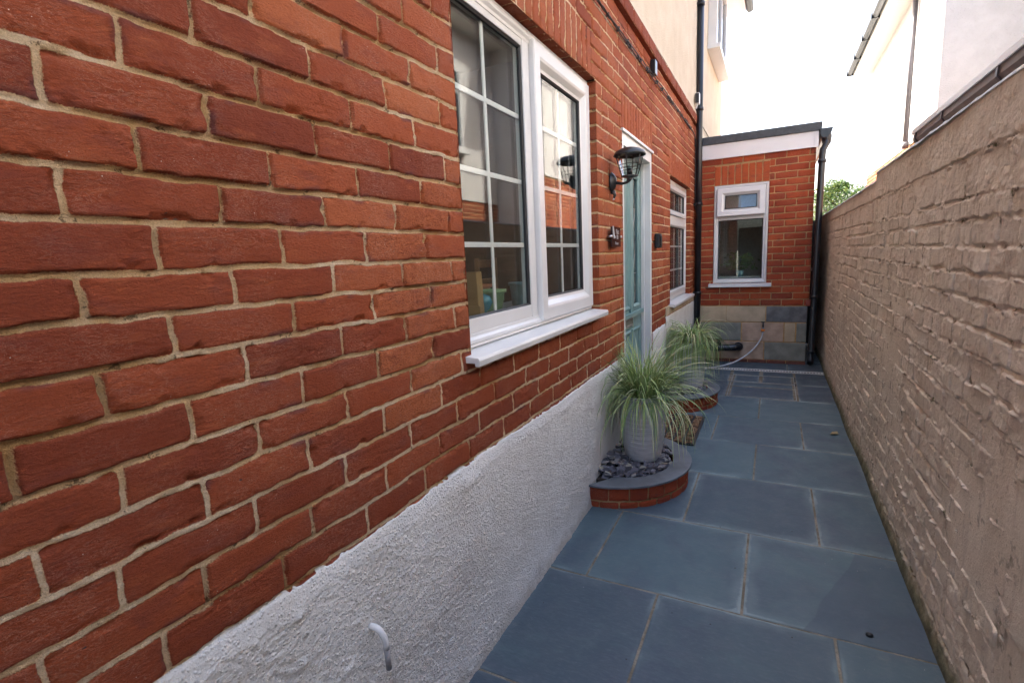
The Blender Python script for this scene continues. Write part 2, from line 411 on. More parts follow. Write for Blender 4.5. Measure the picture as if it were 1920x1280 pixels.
class MB:
    def __init__(s):
        s.v = []; s.f = []; s.at = {}; s.sm = []
        s.cur = {}
    def _add(s, vs, fs, smooth=False):
        b = len(s.v)
        s.v.extend([tuple(v) for v in vs])
        s.f.extend([tuple(i + b for i in f) for f in fs])
        s.sm.extend([smooth] * len(fs))
        for k, val in s.cur.items():
            s.at.setdefault(k, {}).update({i: val for i in range(b, b + len(vs))})
        return b
    def box(s, x0, x1, y0, y1, z0, z1):
        vs = [(x, y, z) for x in (x0, x1) for y in (y0, y1) for z in (z0, z1)]
        s._add(vs, [(0, 1, 3, 2), (4, 6, 7, 5), (0, 4, 5, 1), (2, 3, 7, 6), (0, 2, 6, 4), (1, 5, 7, 3)])
        return s
    def hexa(s, pts):
        s._add(pts, [(0, 3, 2, 1), (4, 5, 6, 7), (0, 1, 5, 4), (1, 2, 6, 5), (2, 3, 7, 6), (3, 0, 4, 7)])
        return s
    def tube(s, pts, r, seg=12, caps=True, smooth=True):
        pts = [Vector(p) for p in pts]
        rs = r if isinstance(r, (list, tuple)) else [r] * len(pts)
        vs = []; fs = []
        t0 = (pts[1] - pts[0]).normalized()
        up = Vector((0, 0, 1)) if abs(t0.z) < 0.9 else Vector((1, 0, 0))
        n = t0.cross(up).normalized()
        for i, p in enumerate(pts):
            if i == 0: t = t0
            elif i == len(pts) - 1: t = (pts[i] - pts[i - 1]).normalized()
            else: t = ((pts[i] - pts[i - 1]).normalized() + (pts[i + 1] - pts[i]).normalized()).normalized()
            n = (n - t * n.dot(t)).normalized()
            b = t.cross(n)
            for k in range(seg):
                a = 2 * math.pi * k / seg
                vs.append(p + (n * math.cos(a) + b * math.sin(a)) * rs[i])
        for i in range(len(pts) - 1):
            for k in range(seg):
                k2 = (k + 1) % seg
                fs.append((i * seg + k, i * seg + k2, (i + 1) * seg + k2, (i + 1) * seg + k))
        s._add(vs, fs, smooth)
        if caps:
            b0 = len(s.v) - len(vs)
            s.f.append(tuple(b0 + k for k in reversed(range(seg)))); s.sm.append(False)
            s.f.append(tuple(b0 + (len(pts) - 1) * seg + k for k in range(seg))); s.sm.append(False)
        return s
    def lathe(s, cx, cy, prof, seg=48, smooth=True, a0=0.0, a1=2 * math.pi, sx=1, sy=1):
        full = abs(a1 - a0 - 2 * math.pi) < 1e-6
        n = seg if full else seg + 1
        vs = []; fs = []
        for r, z in prof:
            for k in range(n):
                a = a0 + (a1 - a0) * k / seg
                vs.append((cx + r * math.cos(a) * sx, cy + r * math.sin(a) * sy, z))
        for i in range(len(prof) - 1):
            for k in range(seg):
                k2 = (k + 1) % n
                fs.append((i * n + k, i * n + k2, (i + 1) * n + k2, (i + 1) * n + k))
        s._add(vs, fs, smooth)
        return s
    def prism(s, poly, z0, z1):
        """polygon (x,y) extruded in z"""
        n = len(poly)
        vs = [(x, y, z0) for x, y in poly] + [(x, y, z1) for x, y in poly]
        fs = [tuple(reversed(range(n))), tuple(range(n, 2 * n))]
        fs += [(i, (i + 1) % n, n + (i + 1) % n, n + i) for i in range(n)]
        s._add(vs, fs)
        return s
    def extrude(s, poly, axis, a, b):
        """2-D polygon extruded along axis: 'x' -> poly is (y,z); 'y' -> poly is (x,z)"""
        n = len(poly)
        def P(p, t): return (t, p[0], p[1]) if axis == 'x' else (p[0], t, p[1])
        vs = [P(p, a) for p in poly] + [P(p, b) for p in poly]
        fs = [tuple(reversed(range(n))), tuple(range(n, 2 * n))]
        fs += [(i, (i + 1) % n, n + (i + 1) % n, n + i) for i in range(n)]
        s._add(vs, fs)
        return s
    def ring(s, mapf, u0, u1, v0, v1, prof):
        """mitred frame: prof = closed list of (inset, out)"""
        vs = []; fs = []; n = len(prof)
        for (i, d) in prof:
            for (u, v) in ((u0 + i, v0 + i), (u1 - i, v0 + i), (u1 - i, v1 - i), (u0 + i, v1 - i)):
                vs.append(mapf(u, v, d))
        for a in range(n):
            b = (a + 1) % n
            for k in range(4):
                k2 = (k + 1) % 4
                fs.append((a * 4 + k, a * 4 + k2, b * 4 + k2, b * 4 + k))
        s._add(vs, fs)
        return s
    def mbox(s, mapf, u0, u1, v0, v1, d0, d1):
        vs = [mapf(u, v, d) for u in (u0, u1) for v in (v0, v1) for d in (d0, d1)]
        s._add(vs, [(0, 1, 3, 2), (4, 6, 7, 5), (0, 4, 5, 1), (2, 3, 7, 6), (0, 2, 6, 4), (1, 5, 7, 3)])
        return s
    def build(s, name, mat, parent=None, bevel=0.0, seg=2, smooth=False):
        me = bpy.data.meshes.new(name)
        me.from_pydata(s.v, [], s.f)
        if any(s.sm): me.polygons.foreach_set('use_smooth', s.sm)
        for k, d in s.at.items():
            a = me.attributes.new(k, 'FLOAT', 'POINT')
            a.data.foreach_set('value', [d.get(i, 0.0) for i in range(len(s.v))])
        bm = bmesh.new(); bm.from_mesh(me)
        bmesh.ops.recalc_face_normals(bm, faces=bm.faces)
        bm.to_mesh(me); bm.free()
        o = finish(name, me, mat, parent, smooth)
        if bevel:
            b = o.modifiers.new('bevel', 'BEVEL'); b.width = bevel; b.segments = seg
            b.limit_method = 'ANGLE'; b.angle_limit = math.radians(40)
        return o

# ------------------------------------------------------------------ numpy noise and height fields
_tabs = {}
def vnoise(u, v, scale, seed=0):
    if seed not in _tabs:
        _tabs[seed] = np.random.RandomState(1000 + seed).rand(256, 256)
    T = _tabs[seed]
    x = u * scale; y = v * scale
    xi = np.floor(x).astype(int); yi = np.floor(y).astype(int)
    fx = x - xi; fy = y - yi
    fx = fx * fx * (3 - 2 * fx); fy = fy * fy * (3 - 2 * fy)
    a = T[xi % 256, yi % 256]; b = T[(xi + 1) % 256, yi % 256]
    c = T[xi % 256, (yi + 1) % 256]; d = T[(xi + 1) % 256, (yi + 1) % 256]
    return (a * (1 - fx) + b * fx) * (1 - fy) + (c * (1 - fx) + d * fx) * fy - 0.5
def fbm(u, v, scale, seed=0, octs=4, gain=0.5):
    r = 0; a = 1.0
    for o in range(octs):
        r = r + a * vnoise(u + 3.1 * o, v - 1.7 * o, scale * 2 ** o, seed + o)
        a *= gain
    return r

def axis_pts(breaks, step):
    out = []
    for a, b in zip(breaks[:-1], breaks[1:]):
        n = max(1, int(math.ceil((b - a) / step)))
        out.extend(a + (b - a) * np.arange(n) / n)
    out.append(breaks[-1])
    return np.array(out)

class Grid:
    """collects height-field patches into one mesh with point attributes"""
    def __init__(s): s.V = []; s.F = []; s.A = {k: [] for k in ('sd', 'ra', 'rb', 'rough')}; s.n = 0
    def patch(s, mapf, us, vs, H, attrs, holes=()):
        U, Vv = np.meshgrid(us, vs, indexing='ij')
        P = mapf(U, Vv, H)
        s.V.append(np.stack([p.ravel() for p in P], 1))
        nu, nv = len(us), len(vs)
        I = np.arange(nu * nv).reshape(nu, nv)
        q = np.stack([I[:-1, :-1], I[1:, :-1], I[1:, 1:], I[:-1, 1:]], -1)
        cu = (us[:-1] + us[1:])[:, None] / 2 + 0 * vs[None, :-1]
        cv = (vs[:-1] + vs[1:])[None, :] / 2 + 0 * us[:-1, None]
        keep = np.ones(cu.shape, bool)
        for (a, b, c, d) in holes:
            keep &= ~((cu > a) & (cu < b) & (cv > c) & (cv < d))
        s.F.append(q[keep] + s.n)
        for k in s.A:
            s.A[k].append((attrs.get(k, 0.0) + 0 * U).ravel())
        s.n += nu * nv
    def build(s, name, mat, parent=None, flip=False):
        V = np.concatenate(s.V); F = np.concatenate(s.F)
        if flip: F = F[:, ::-1]
        me = bpy.data.meshes.new(name)
        me.vertices.add(len(V)); me.vertices.foreach_set('co', V.ravel())
        me.loops.add(F.size); me.loops.foreach_set('vertex_index', F.ravel().astype(np.int32))
        me.polygons.add(len(F))
        me.polygons.foreach_set('loop_start', (np.arange(len(F)) * 4).astype(np.int32))
        me.update(calc_edges=True)
        me.polygons.foreach_set('use_smooth', np.ones(len(F), bool))
        for k, L in s.A.items():
            a = me.attributes.new(k, 'FLOAT', 'POINT')
            a.data.foreach_set('value', np.concatenate(L).astype(np.float32))
        me.validate()
        return finish(name, me, mat, parent)

def rasterize(us, vs, rects, corner=0.004, wob=0.0012, seed=0):
    """rects: list of (u0,u1,v0,v1,ra,rb,rough,tiltu,tiltv,off); returns sd etc. on the grid"""
    nu, nv = len(us), len(vs)
    U, V = np.meshgrid(us, vs, indexing='ij')
    sd = np.full((nu, nv), -0.02); ra = np.zeros((nu, nv)); rb = np.zeros((nu, nv)); rg = np.zeros((nu, nv)); off = np.zeros((nu, nv))
    wu = vnoise(U, V, 45, seed) * wob * 2 + vnoise(U, V, 12, seed + 5) * wob * 2
    wv = vnoise(U, V, 38, seed + 1) * wob * 2 + vnoise(U, V, 9, seed + 6) * wob * 2.4
    for (u0, u1, v0, v1, a, b, g, tu, tv, of) in rects:
        i0, i1 = np.searchsorted(us, [u0 - 0.008, u1 + 0.008]); j0, j1 = np.searchsorted(vs, [v0 - 0.009, v1 + 0.009])
        if i1 <= i0 or j1 <= j0: continue
        sl = (slice(i0, i1), slice(j0, j1))
        uu = U[sl] + wu[sl]; vv = V[sl] + wv[sl]
        dx = np.minimum(uu - u0, u1 - uu); dz = np.minimum(vv - v0, v1 - vv)
        d = np.minimum(dx, dz)
        cc = (dx < corner) & (dz < corner)
        d = np.where(cc, corner - np.hypot(corner - dx, corner - dz), d)
        better = d > sd[sl]
        sd[sl] = np.where(better, d, sd[sl])
        for arr, val in ((ra, a), (rb, b), (rg, g)):
            arr[sl] = np.where(better, val, arr[sl])
        cu, cv = (u0 + u1) / 2, (v0 + v1) / 2
        off[sl] = np.where(better, of + (U[sl] - cu) * tu + (V[sl] - cv) * tv, off[sl])
    return U, V, sd, ra, rb, rg, off

def flushness(U, V, seed=0):
    f = 0.5 + 1.6 * fbm(U * 1.0, V * 1.6, 3.2, seed + 11, 3)
    return np.clip(f, 0, 1)
def brick_height(U, V, sd, rg, off, depth=0.0065, seed=0, mort_amp=0.007, face=0.0014, rnd_w=0.0028):
    k = np.clip(sd / rnd_w, 0, 1); k = k * (2 - k)
    k = np.where(sd < 0, 0, k)
    cre = -np.exp(-(fbm(U * 0.55, V * 2.2, 26, seed + 17, 4) / 0.045) ** 2) * np.clip(fbm(U, V, 9, seed + 19, 2) + 0.12, 0, 1) * 0.0042
    hb = off + cre + face * fbm(U, V * 1.6, 22, seed, 4) + rg * 0.0016 * fbm(U, V, 130, seed + 3, 2)
    # small chips out of the arrises
    chip = np.clip(fbm(U, V, 30, seed + 9, 3) - 0.16, 0, 1) * np.clip(1 - sd / 0.016, 0, 1) * 0.035
    fl = flushness(U, V, seed)
    hm = -depth * 2.0 * (1 - fl) - 0.0010 + 0.0030 * (0.35 + fl) * fbm(U, V * 1.5, 90, seed + 13, 3)
    hm = np.minimum(hm, 0.0008)
    return hm * (1 - k) + (hb - chip) * k

def bricks(zs, z_off, joints_fn, u0, u1, jw=0.0080, jh=0.0092, holes=(), style=None):
    """zs: list of bed-joint heights; joints_fn(k)-> sorted joint positions covering u0..u1"""
    out = []
    for k in range(len(zs) - 1):
        b0, b1 = zs[k] + jh / 2, zs[k + 1] - jh / 2
        js = [j for j in joints_fn(k) if u0 < j < u1]
        # cut at hole edges that cross this course
        cuts = set(js)
        solid = [(u0, u1)]
        zc = (b0 + b1) / 2
        for (a, b, c, d) in holes:
            if c < zc < d:
                ns = []
                for (p, q) in solid:
                    if b <= p or a >= q: ns.append((p, q)); continue
                    if a > p: ns.append((p, a))
                    if b < q: ns.append((b, q))
                solid = ns
        for (p, q) in solid:
            inner = [j for j in js if p + 0.045 < j < q - 0.045]
            edges = [p - jw / 2 if p == u0 else p - jw / 2] + inner + [q + jw / 2]
            for a, b in zip(edges[:-1], edges[1:]):
                st = style(((a + b) / 2), zc) if style else (rnd.random(), rnd.random(), 0)
                out.append((a + jw / 2, b - jw / 2, b0, b1, st[0], st[1], st[2], rnd.uniform(-.006, .006), rnd.uniform(-.02, .02), rnd.gauss(0, 0.0008)))
    return out

# mapping functions
def map_left(u, v, d): return (d, u, v)                 # house wall: u=y, v=z, out=+x
def map_right(u, v, d): return (1.443 - d, u, v)        # garden wall: out=-x
YA = 6.864
def map_annex(u, v, d): return (u, YA - d, v)           # annex front: u=x, v=z, out=-y

# ------------------------------------------------------------------ ground and paving
g = MB(); g.box(-400, 400, -400, 400, -0.35, -0.03)
tag(g.build('ground', M['soil_ground']), 'bare concrete and earth ground below the paving', None, kind='structure')
g = MB(); g.box(0.0, 1.50, -1.2, 12.5, -0.028, -0.006)
tag(g.build('paving_joints', M['joint']), 'sandy grey mortar bed showing in the joints between slate slabs', None, kind='structure')
rows = [-0.62, 0.03, 0.675, 1.317, 1.965, 2.605, 3.268, 3.915, 4.54, 5.178]
vj = {0: [0.83], 1: [0.20, 0.83], 2: [0.52, 1.14], 3: [0.512, 1.14], 4: [0.197, 0.831], 5: [0.516, 1.137], 6: [0.829], 7: [0.52, 1.13], 8: [0.826]}
slabs = []
for k in range(len(rows) - 1):
    xs = [0.0] + vj[k] + [1.47]
    for a, b in zip(xs[:-1], xs[1:]):
        slabs.append((a, b, rows[k], rows[k + 1], 0.0075))
# around the inspection cover
slabs += [(0.0, 0.52, 5.178, 5.60, 0.012), (0.0, 0.52, 5.60, 5.82, 0.012), (0.0, 0.50, 5.82, 6.15, 0.012), (0.0, 0.50, 6.15, 6.358, 0.012), (1.145, 1.47, 5.178, 5.80, 0.006), (1.145, 1.47, 5.80, 6.358, 0.006)]
slabs += [(0.55, 1.11, 5.20, 5.60, 0.008), (0.55, 1.11, 5.625, 5.79, 0.008), (0.55, 0.80, 5.825, 6.12, 0.009), (0.825, 1.11, 5.825, 6.12, 0.009), (0.52, 0.80, 6.155, 6.358, 0.009), (0.825, 1.13, 6.155, 6.358, 0.009)]
slabs += [(0.0, 0.44, 6.465, 6.9, 0.008), (0.44, 1.08, 6.465, 6.9, 0.008), (1.08, 1.47, 6.465, 7.0, 0.008)]
yy = 7.0
while yy < 11.5:
    slabs.append((1.1, 1.47, yy, yy + 0.6, 0.01)); yy += 0.6
G = Grid()
srnd = random.Random(3)
for si, (x0, x1, y0, y1, j) in enumerate(slabs):
    x0 += j / 2; x1 -= j / 2; y0 += j / 2; y1 -= j / 2
    st = 0.02
    us = np.concatenate([[x0, x0 + 0.0015, x0 + 0.004], axis_pts([x0 + 0.012, x1 - 0.012], st), [x1 - 0.004, x1 - 0.0015, x1]])
    vs = np.concatenate([[y0, y0 + 0.0015, y0 + 0.004], axis_pts([y0 + 0.012, y1 - 0.012], st), [y1 - 0.004, y1 - 0.0015, y1]])
    U, V = np.meshgrid(us, vs, indexing='ij')
    d = np.minimum(np.minimum(U - x0, x1 - U), np.minimum(V - y0, y1 - V))
    rr = srnd.random()
    if y0 > 5.1: rr *= 0.35
    H = srnd.uniform(-.0012, .0012) + 0.0022 * fbm(U, V, 5, 21, 3) + 0.001 * fbm(U + 5 * si, V, 24, 25, 2)
    if abs(x0 - 0.836) < 0.01 and abs(y0 - 1.322) < 0.05 or (abs(x0 - 1.145) < .01 and 1.2 < y0 < 1.4): pass
    edge = np.where(d < 0.0005, -0.012, np.where(d < 0.0025, -0.0022, np.where(d < 0.006, -0.0006, 0)))
    riv = -1.0 + 0 * U
    # riven step running across one slab
    if abs(y0 - 1.969) < 0.02 and x1 > 1.2:
        xs_ = np.interp(V, [1.96, 2.06, 2.15, 2.30, 2.45, 2.61], [1.035, 1.085, 1.100, 1.165, 1.235, 1.285])
        line = U - xs_ + 0.012 * fbm(U, V, 9, 40, 3)
        riv = line; rr = 0.9
        H = H - 0.0022 * np.clip(line / 0.004 + .5, 0, 1)
    if abs(y0 - 1.322) < 0.05 and x0 > 0.5: pass
    G.patch(lambda u, v, h: (u, v, h), us, vs, H + edge - 0.002, {'sd': d, 'ra': rr, 'rb': srnd.random(), 'rough': riv})
tag(G.build('path', M['slate']), 'blue grey riven slate paving slabs along the alley', None, kind='structure')

# ------------------------------------------------------------------ the brick house on the left
house = thing('brick_house', 'tall red brick house with cream roughcast upper wall, grey painted plinth and teal door', 'house', (0, 3, 0))
zs = [.731, .809, .885, .962, 1.040, 1.112, 1.190, 1.267, 1.340, 1.412, 1.492, 1.567, 1.642, 1.722, 1.801, 1.878, 1.956, 2.034, 2.118, 2.196, 2.274, 2.352, 2.430, 2.507, 2.585, 2.663, 2.741, 2.819, 2.897]
zs = [.575, .653] + zs
W1 = (1.43, 2.87, 1.09, 2.352); DR = (3.41, 4.33, -0.1, 2.19); W2 = (5.15, 6.46, 0.89, 2.125)
S1 = (1.38, 2.80, 2.352, 2.585); SD = (3.40, 4.34, 2.19, 2.43); S2 = (5.10, 6.50, 2.125, 2.352)
known = {0: [.406, .644, .888, 1.137, 1.388, 1.637, 1.88, 2.131], 1: [.251, .486, .728, .971, 1.219, 1.461, 1.722, 1.971], 2: [.359, .596, .835, 1.087, 1.332, 1.582, 1.852],
         3: [.27, .504, .7415, .986, 1.245, 1.492, 1.744], 4: [.384, .627, .867, 1.111, 1.373, 1.625], 5: [.265, .5, .741, .984, 1.227], 6: [.382, .621, .866, 1.107, 1.352],
         7: [.496, .74, .984, 1.231], 8: [.376, .616, .86, 1.108, 1.349], 9: [.491, .732, .975, 1.224], 10: [.376, .612, .854, 1.098, 1.345], 11: [.484, .723, .968, 1.22],
         12: [.373, .609, .85, 1.096, 1.344], 13: [.483, .721, .964, 1.207], 14: [.363, .604, .854, 1.095, 1.343], 15: [.482, .726, .961, 1.206], 16: [.366, .608, .85, 1.093, 1.34], 17: [.47, .71, .95, 1.192], 18: [.36, .605, .85, 1.09, 1.33]}
def joints_left(k):
    kk = k - 2
    j = list(known.get(kk, [.376 if kk % 2 == 0 else .496]))
    while j[0] > -1.4: j.insert(0, j[0] - 0.240)
    while j[-1] < 2.75: j.append(j[-1] + 0.245)
    # beyond the window: pier bricks, regular bond
    j = [q for q in j if q < 2.87]
    st = 2.87 + (0.235 if kk % 2 else 0.118)
    if kk < 5: st = j[-1] + 0.245
    while st < 7.3:
        j.append(st); st += 0.238 + (0.004 if kk % 3 else -0.003)
    return sorted(j)
def style_left(u, z):
    a = rnd.random()
    rg = 0
    if 1.09 < u < 1.42 and 0.99 < z < 1.74 and rnd.random() < 0.72:
        rg = 1; a = 0.86 + 0.14 * a
    elif u > 2.87 and z > 1.1 and u < 3.45:
        a = 0.74 + 0.26 * a
    elif 1.0 < u < 1.45 and z > 1.7:
        a = 0.55 + 0.45 * a
    elif u < 0.8:
        a = a * 0.60  # light falloff towards the left put into the brick colour
    elif u > 2.87:
        a = 0.3 + 0.7 * a
    elif z < 1.1:
        a = 0.15 + 0.55 * a
    return (a, rnd.random(), rg)
holes_wall = [W1, DR, W2]
rects = bricks(zs, 0, joints_left, -1.3, 7.05, holes=[W1, DR, W2, S1, SD, S2], style=style_left)
def soldiers(u0, u1, z0, z1, n, jw=0.009):
    out = []
    w = (u1 - u0) / n
    for i in range(n):
        out.append((u0 + i * w + jw / 2, u0 + (i + 1) * w - jw / 2, z0 + 0.004, z1 - 0.006, 0.72 + 0.28 * rnd.random(), rnd.random() * .5, 0, 0, 0, rnd.gauss(0, .0006)))
    return out
rects += soldiers(*S1, 19) + soldiers(*SD, 12) + soldiers(*S2, 17)
G = Grid()
bands = [(-1.3, 0.16, 0.02, 0.02), (0.16, 1.0, 0.0038, 0.0036), (1.0, 1.43, 0.0045, 0.0042), (1.43, 2.87, 0.006, 0.0055), (2.87, 4.33, 0.009, 0.006), (4.33, 7.05, 0.013, 0.007)]
ZT = 2.92
for (a, b, du, dv) in bands:
    ub = sorted({a, b} | {q for w in holes_wall for q in w[:2] if a < q < b})
    vb = sorted({0.62, ZT} | {q for w in holes_wall for q in w[2:] if 0.62 < q < ZT and w[0] < b and w[1] > a})
    us = axis_pts(ub, du); vs = axis_pts(vb, dv)
    U, V, sd, ra, rb, rg, off = rasterize(us, vs, rects, wob=0.0023 if b < 3 else 0.0012)
    H = brick_height(U, V, sd, rg, off)
    rg = np.where(sd < 0.0005, flushness(U, V), rg)
    G.patch(map_left, us, vs, H, {'sd': sd, 'ra': ra, 'rb': rb, 'rough': rg}, holes_wall)
# reveals of the openings
def reveal(G, w, side, depth=0.11, step=0.006, seed=5):
    y0, y1, z0, z1 = w
    if side in ('near', 'far'):
        yv = y0 if side == 'near' else y1
        us = axis_pts([-depth, 0.0], step); vs = axis_pts([z0, z1], step)
        rr = []
        for k in range(len(zs) - 1):
            rr.append((-0.30 if k % 2 else -0.105, 0.005, zs[k] + .005, zs[k + 1] - .005, 0.3 + .6 * rnd.random(), rnd.random(), 0, 0, 0, 0))
        U, V, sd, ra, rb, rg, off = rasterize(us, vs, rr, wob=.001)
        H = brick_height(U, V, sd, rg, off) * np.clip(-U / 0.012, 0, 1)
        s = 1 if side == 'near' else -1
        G.patch(lambda u, v, h: (u, yv + s * h, v), us, vs, H, {'sd': sd, 'ra': ra, 'rb': rb, 'rough': rg})
    else:
        us = axis_pts([-depth, 0.0], step); vs = axis_pts([y0, y1], step * 2)
        rr = []
        n = int((y1 - y0) / 0.075)
        for k in range(n):
            p = y0 + (y1 - y0) * k / n; q = y0 + (y1 - y0) * (k + 1) / n
            rr.append((-0.2, 0.01, p + .004, q - .004, 0.2 + .3 * rnd.random(), rnd.random(), 0, 0, 0, 0))
        U, V, sd, ra, rb, rg, off = rasterize(us, vs, rr)
        H = brick_height(U, V, sd, rg, off, depth=.004) * np.clip(-U / 0.012, 0, 1)
        G.patch(lambda u, v, h: (u, v, z1 - h), us, vs, H, {'sd': sd, 'ra': ra, 'rb': rb, 'rough': rg})
for w in (W1, W2):
    for s in ('near', 'far', 'top'): reveal(G, w, s)
reveal(G, DR, 'near'); reveal(G, DR, 'far')
G.build('wall', M['brick'], house)

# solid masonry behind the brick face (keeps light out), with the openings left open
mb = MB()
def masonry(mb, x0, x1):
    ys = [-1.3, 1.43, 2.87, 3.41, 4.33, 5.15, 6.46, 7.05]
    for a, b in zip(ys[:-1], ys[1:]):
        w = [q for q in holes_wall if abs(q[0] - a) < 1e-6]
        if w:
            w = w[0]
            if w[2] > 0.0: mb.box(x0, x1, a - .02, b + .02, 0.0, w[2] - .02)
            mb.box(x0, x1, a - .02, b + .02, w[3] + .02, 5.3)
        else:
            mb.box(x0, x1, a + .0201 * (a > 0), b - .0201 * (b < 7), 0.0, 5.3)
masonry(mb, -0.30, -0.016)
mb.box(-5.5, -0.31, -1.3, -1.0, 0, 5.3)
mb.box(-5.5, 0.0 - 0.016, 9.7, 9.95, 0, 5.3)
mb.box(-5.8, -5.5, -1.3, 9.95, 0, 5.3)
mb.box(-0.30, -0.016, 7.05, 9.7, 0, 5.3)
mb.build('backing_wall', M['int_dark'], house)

# corbelled brick band and roughcast above
def joints_band(k): return [-1.3 + 0.235 * i for i in range(1, 40)]
brs = bricks([2.905, 2.995], 0, joints_band, -1.3, 7.05, jw=.008, jh=.004, style=lambda u, z: (0.25 * rnd.random(), rnd.random(), 0))
G = Grid()
us = axis_pts([-1.3, 2.5, 7.05], 0.012); vs = axis_pts([2.903, 2.997], 0.006)
U, V, sd, ra, rb, rg, off = rasterize(us, vs, brs)
H = 0.028 + brick_height(U, V, sd, rg, off * 2.2)
G.patch(map_left, us, vs, H, {'sd': sd, 'ra': ra, 'rb': rb, 'rough': rg})
for zz, s in ((2.903, 1), (2.997, -1)):
    us2 = axis_pts([-1.3, 7.05], 0.012); vs2 = axis_pts([-0.01, 0.026], 0.01)
    G.patch(lambda u, v, h: (v, u, zz + 0 * u), us2, vs2, 0 * np.zeros((len(us2), len(vs2))), {'sd': 0.02, 'ra': 0.1, 'rb': 0.2})
G.build('brick_band', M['brick'], house)
G = Grid()
us = axis_pts([-1.3, 7.05, 9.95], 0.03); vs = axis_pts([2.99, 5.25], 0.03)
U, V = np.meshgrid(us, vs, indexing='ij')
H = 0.012 + 0.006 * fbm(U, V, 3, 31, 4) + 0.012 * np.exp(-((V - 3.0) / 0.03) ** 2)
G.patch(map_left, us, vs, H, {})
us = axis_pts([7.05, 9.95], 0.05); vs = axis_pts([0.0, 2.99], 0.05)
U, V = np.meshgrid(us, vs, indexing='ij')
G.patch(map_left, us, vs, 0.012 + 0.006 * fbm(U, V, 3, 31, 4), {})
us = axis_pts([-0.30, 0.012], 0.05); vs = axis_pts([0.0, 5.25], 0.05)
U, V = np.meshgrid(us, vs, indexing='ij')
G.patch(lambda u, v, h: (u, 9.955 + 0 * u, v), us, vs, 0 * U, {})
G.build('upper_wall', M['cream'], house)
# painted plinth render
def render_top(u): return 0.728 + 0.003 * np.sin(u * 5) + 0.0050 * fbm(u, u * 0, 30, 50, 4)
G = Grid()
def plinth_patch(G, y0, y1, du, dv, topf):
    us = axis_pts([y0, y1], du); vs = np.linspace(0, 1, int(0.73 / dv) + 1)
    U, T = np.meshgrid(us, vs, indexing='ij')
    top = topf(U)
    Z = -0.01 + (top + 0.01) * T
    lump = np.clip(fbm(U * 1.0, Z * 1.15, 92, 61, 3) , -0.12, 1) * (0.55 + 1.2 * np.clip(fbm(U, Z, 7, 64, 2) + .3, 0, 1))
    blob = np.clip(vnoise(U, Z, 9, 66) - 0.36, 0, 1) * 0.05
    H = 0.011 + 0.006 * fbm(U, Z, 4, 60, 3) + 0.0040 * lump
    for (py, pz, pr, ph) in ((0.652, 0.667, 0.011, 0.010), (0.651, 0.554, 0.007, 0.008)):
        H = H + ph * np.exp(-((U - py) ** 2 + (Z - pz) ** 2) / pr ** 2)
    H = H + 0.003 * fbm(U, Z, 180, 62, 2) + blob * 0.8
    H = H + 0.012 * np.exp(-Z / 0.05)
    fall = np.clip((top - Z) / 0.045, 0, 1)
    H = 0.0015 + (H - 0.0015) * fall ** 0.7
    H = np.where(top - Z < 0.001, -0.012, H)
    if y0 > 4.3 and y0 < 4.4: H = np.where(U < y0 + 0.004, -0.03, H)
    G.patch(lambda u, v, h: (h, u, Z), us, vs, H, {})
plinth_patch(G, -1.3, 0.28, 0.02, 0.02, render_top)
plinth_patch(G, 0.28, 1.5, 0.0034, 0.0036, render_top)
plinth_patch(G, 1.5, 3.385, 0.006, 0.0055, lambda u: render_top(u) - 0.012 * (u - 1.5) / 1.9)
G.build('plinth', M['plinth'], house)
G = Grid()
plinth_patch(G, 4.331, 4.90, 0.012, 0.012, lambda u: 0.745 + 0.01 * fbm(u, u * 0, 14, 52, 3))
plinth_patch(G, 4.90, 7.05, 0.015, 0.012, lambda u: 0.805 - 0.012 * (u - 4.9) + 0.004 * fbm(u, u * 0, 14, 52, 3))
G.build('plinth', M['plinth'], house)
mb = MB()
for i in range(5):
    a = 4.91 + i * 0.428; mb.box(-0.012, 0.006, a + .004, a + .424, 0.800 - 0.012 * (a - 4.9), 0.882)
mb.build('stone_band', M['stone_tan'], house, bevel=0.003)
# far roof, eaves, gutter
mb = MB(); mb.box(-6.0, 0.33, -1.6, 10.15, 5.30, 5.36); mb.box(0.33, 0.35, -1.6, 10.15, 5.28, 5.42)
mb.build('soffit', M['fascia'], house)
mb = MB(); mb.extrude([(0.36, 5.42), (-2.9, 7.3), (-6.1, 5.42)], 'y', -1.6, 10.15); mb.build('roof', M['roof_tile'], house)
mb = MB(); mb.extrude([(0.355, 5.40), (0.355, 5.33), (0.385, 5.305), (0.43, 5.305), (0.465, 5.33), (0.47, 5.40)], 'y', -1.6, 10.17)
mb.build('gutter', M['black_plastic'], house)

# --------------------------------------------------------------- windows
PROF = [(0.0, -0.06), (0.0, 0.0), (0.012, 0.006), (0.020, 0.0), (0.050, 0.0), (0.050, -0.06)]
def glazing_bars(mapf, u0, u1, v0, v1, us, vs, dc, w=0.019, parent=None):
    if not vs:
        for u in us:
            b = MB(); b.mbox(mapf, u - w / 2, u + w / 2, v0, v1, dc - 0.003, dc + 0.003); b.build('glazing_bar', M['upvc'], parent, bevel=0.001)
        return
    b = MB()
    vv = [v0] + list(vs) + [v1]
    for u in us: b.mbox(mapf, u - w / 2, u + w / 2, v0, v1, dc - 0.003, dc + 0.003)
    uu = [u0] + [q for u in us for q in (u - w / 2, u + w / 2)] + [u1]
    for v in vs:
        for a, c in zip(uu[0::2], uu[1::2]): b.mbox(mapf, a, c, v - w / 2, v + w / 2, dc - 0.0027, dc + 0.0027)
    return b.build('glazing_bar', M['upvc'], parent, bevel=0.001)
def ML(dx):
    return lambda u, v, d: (dx + d, u, v)
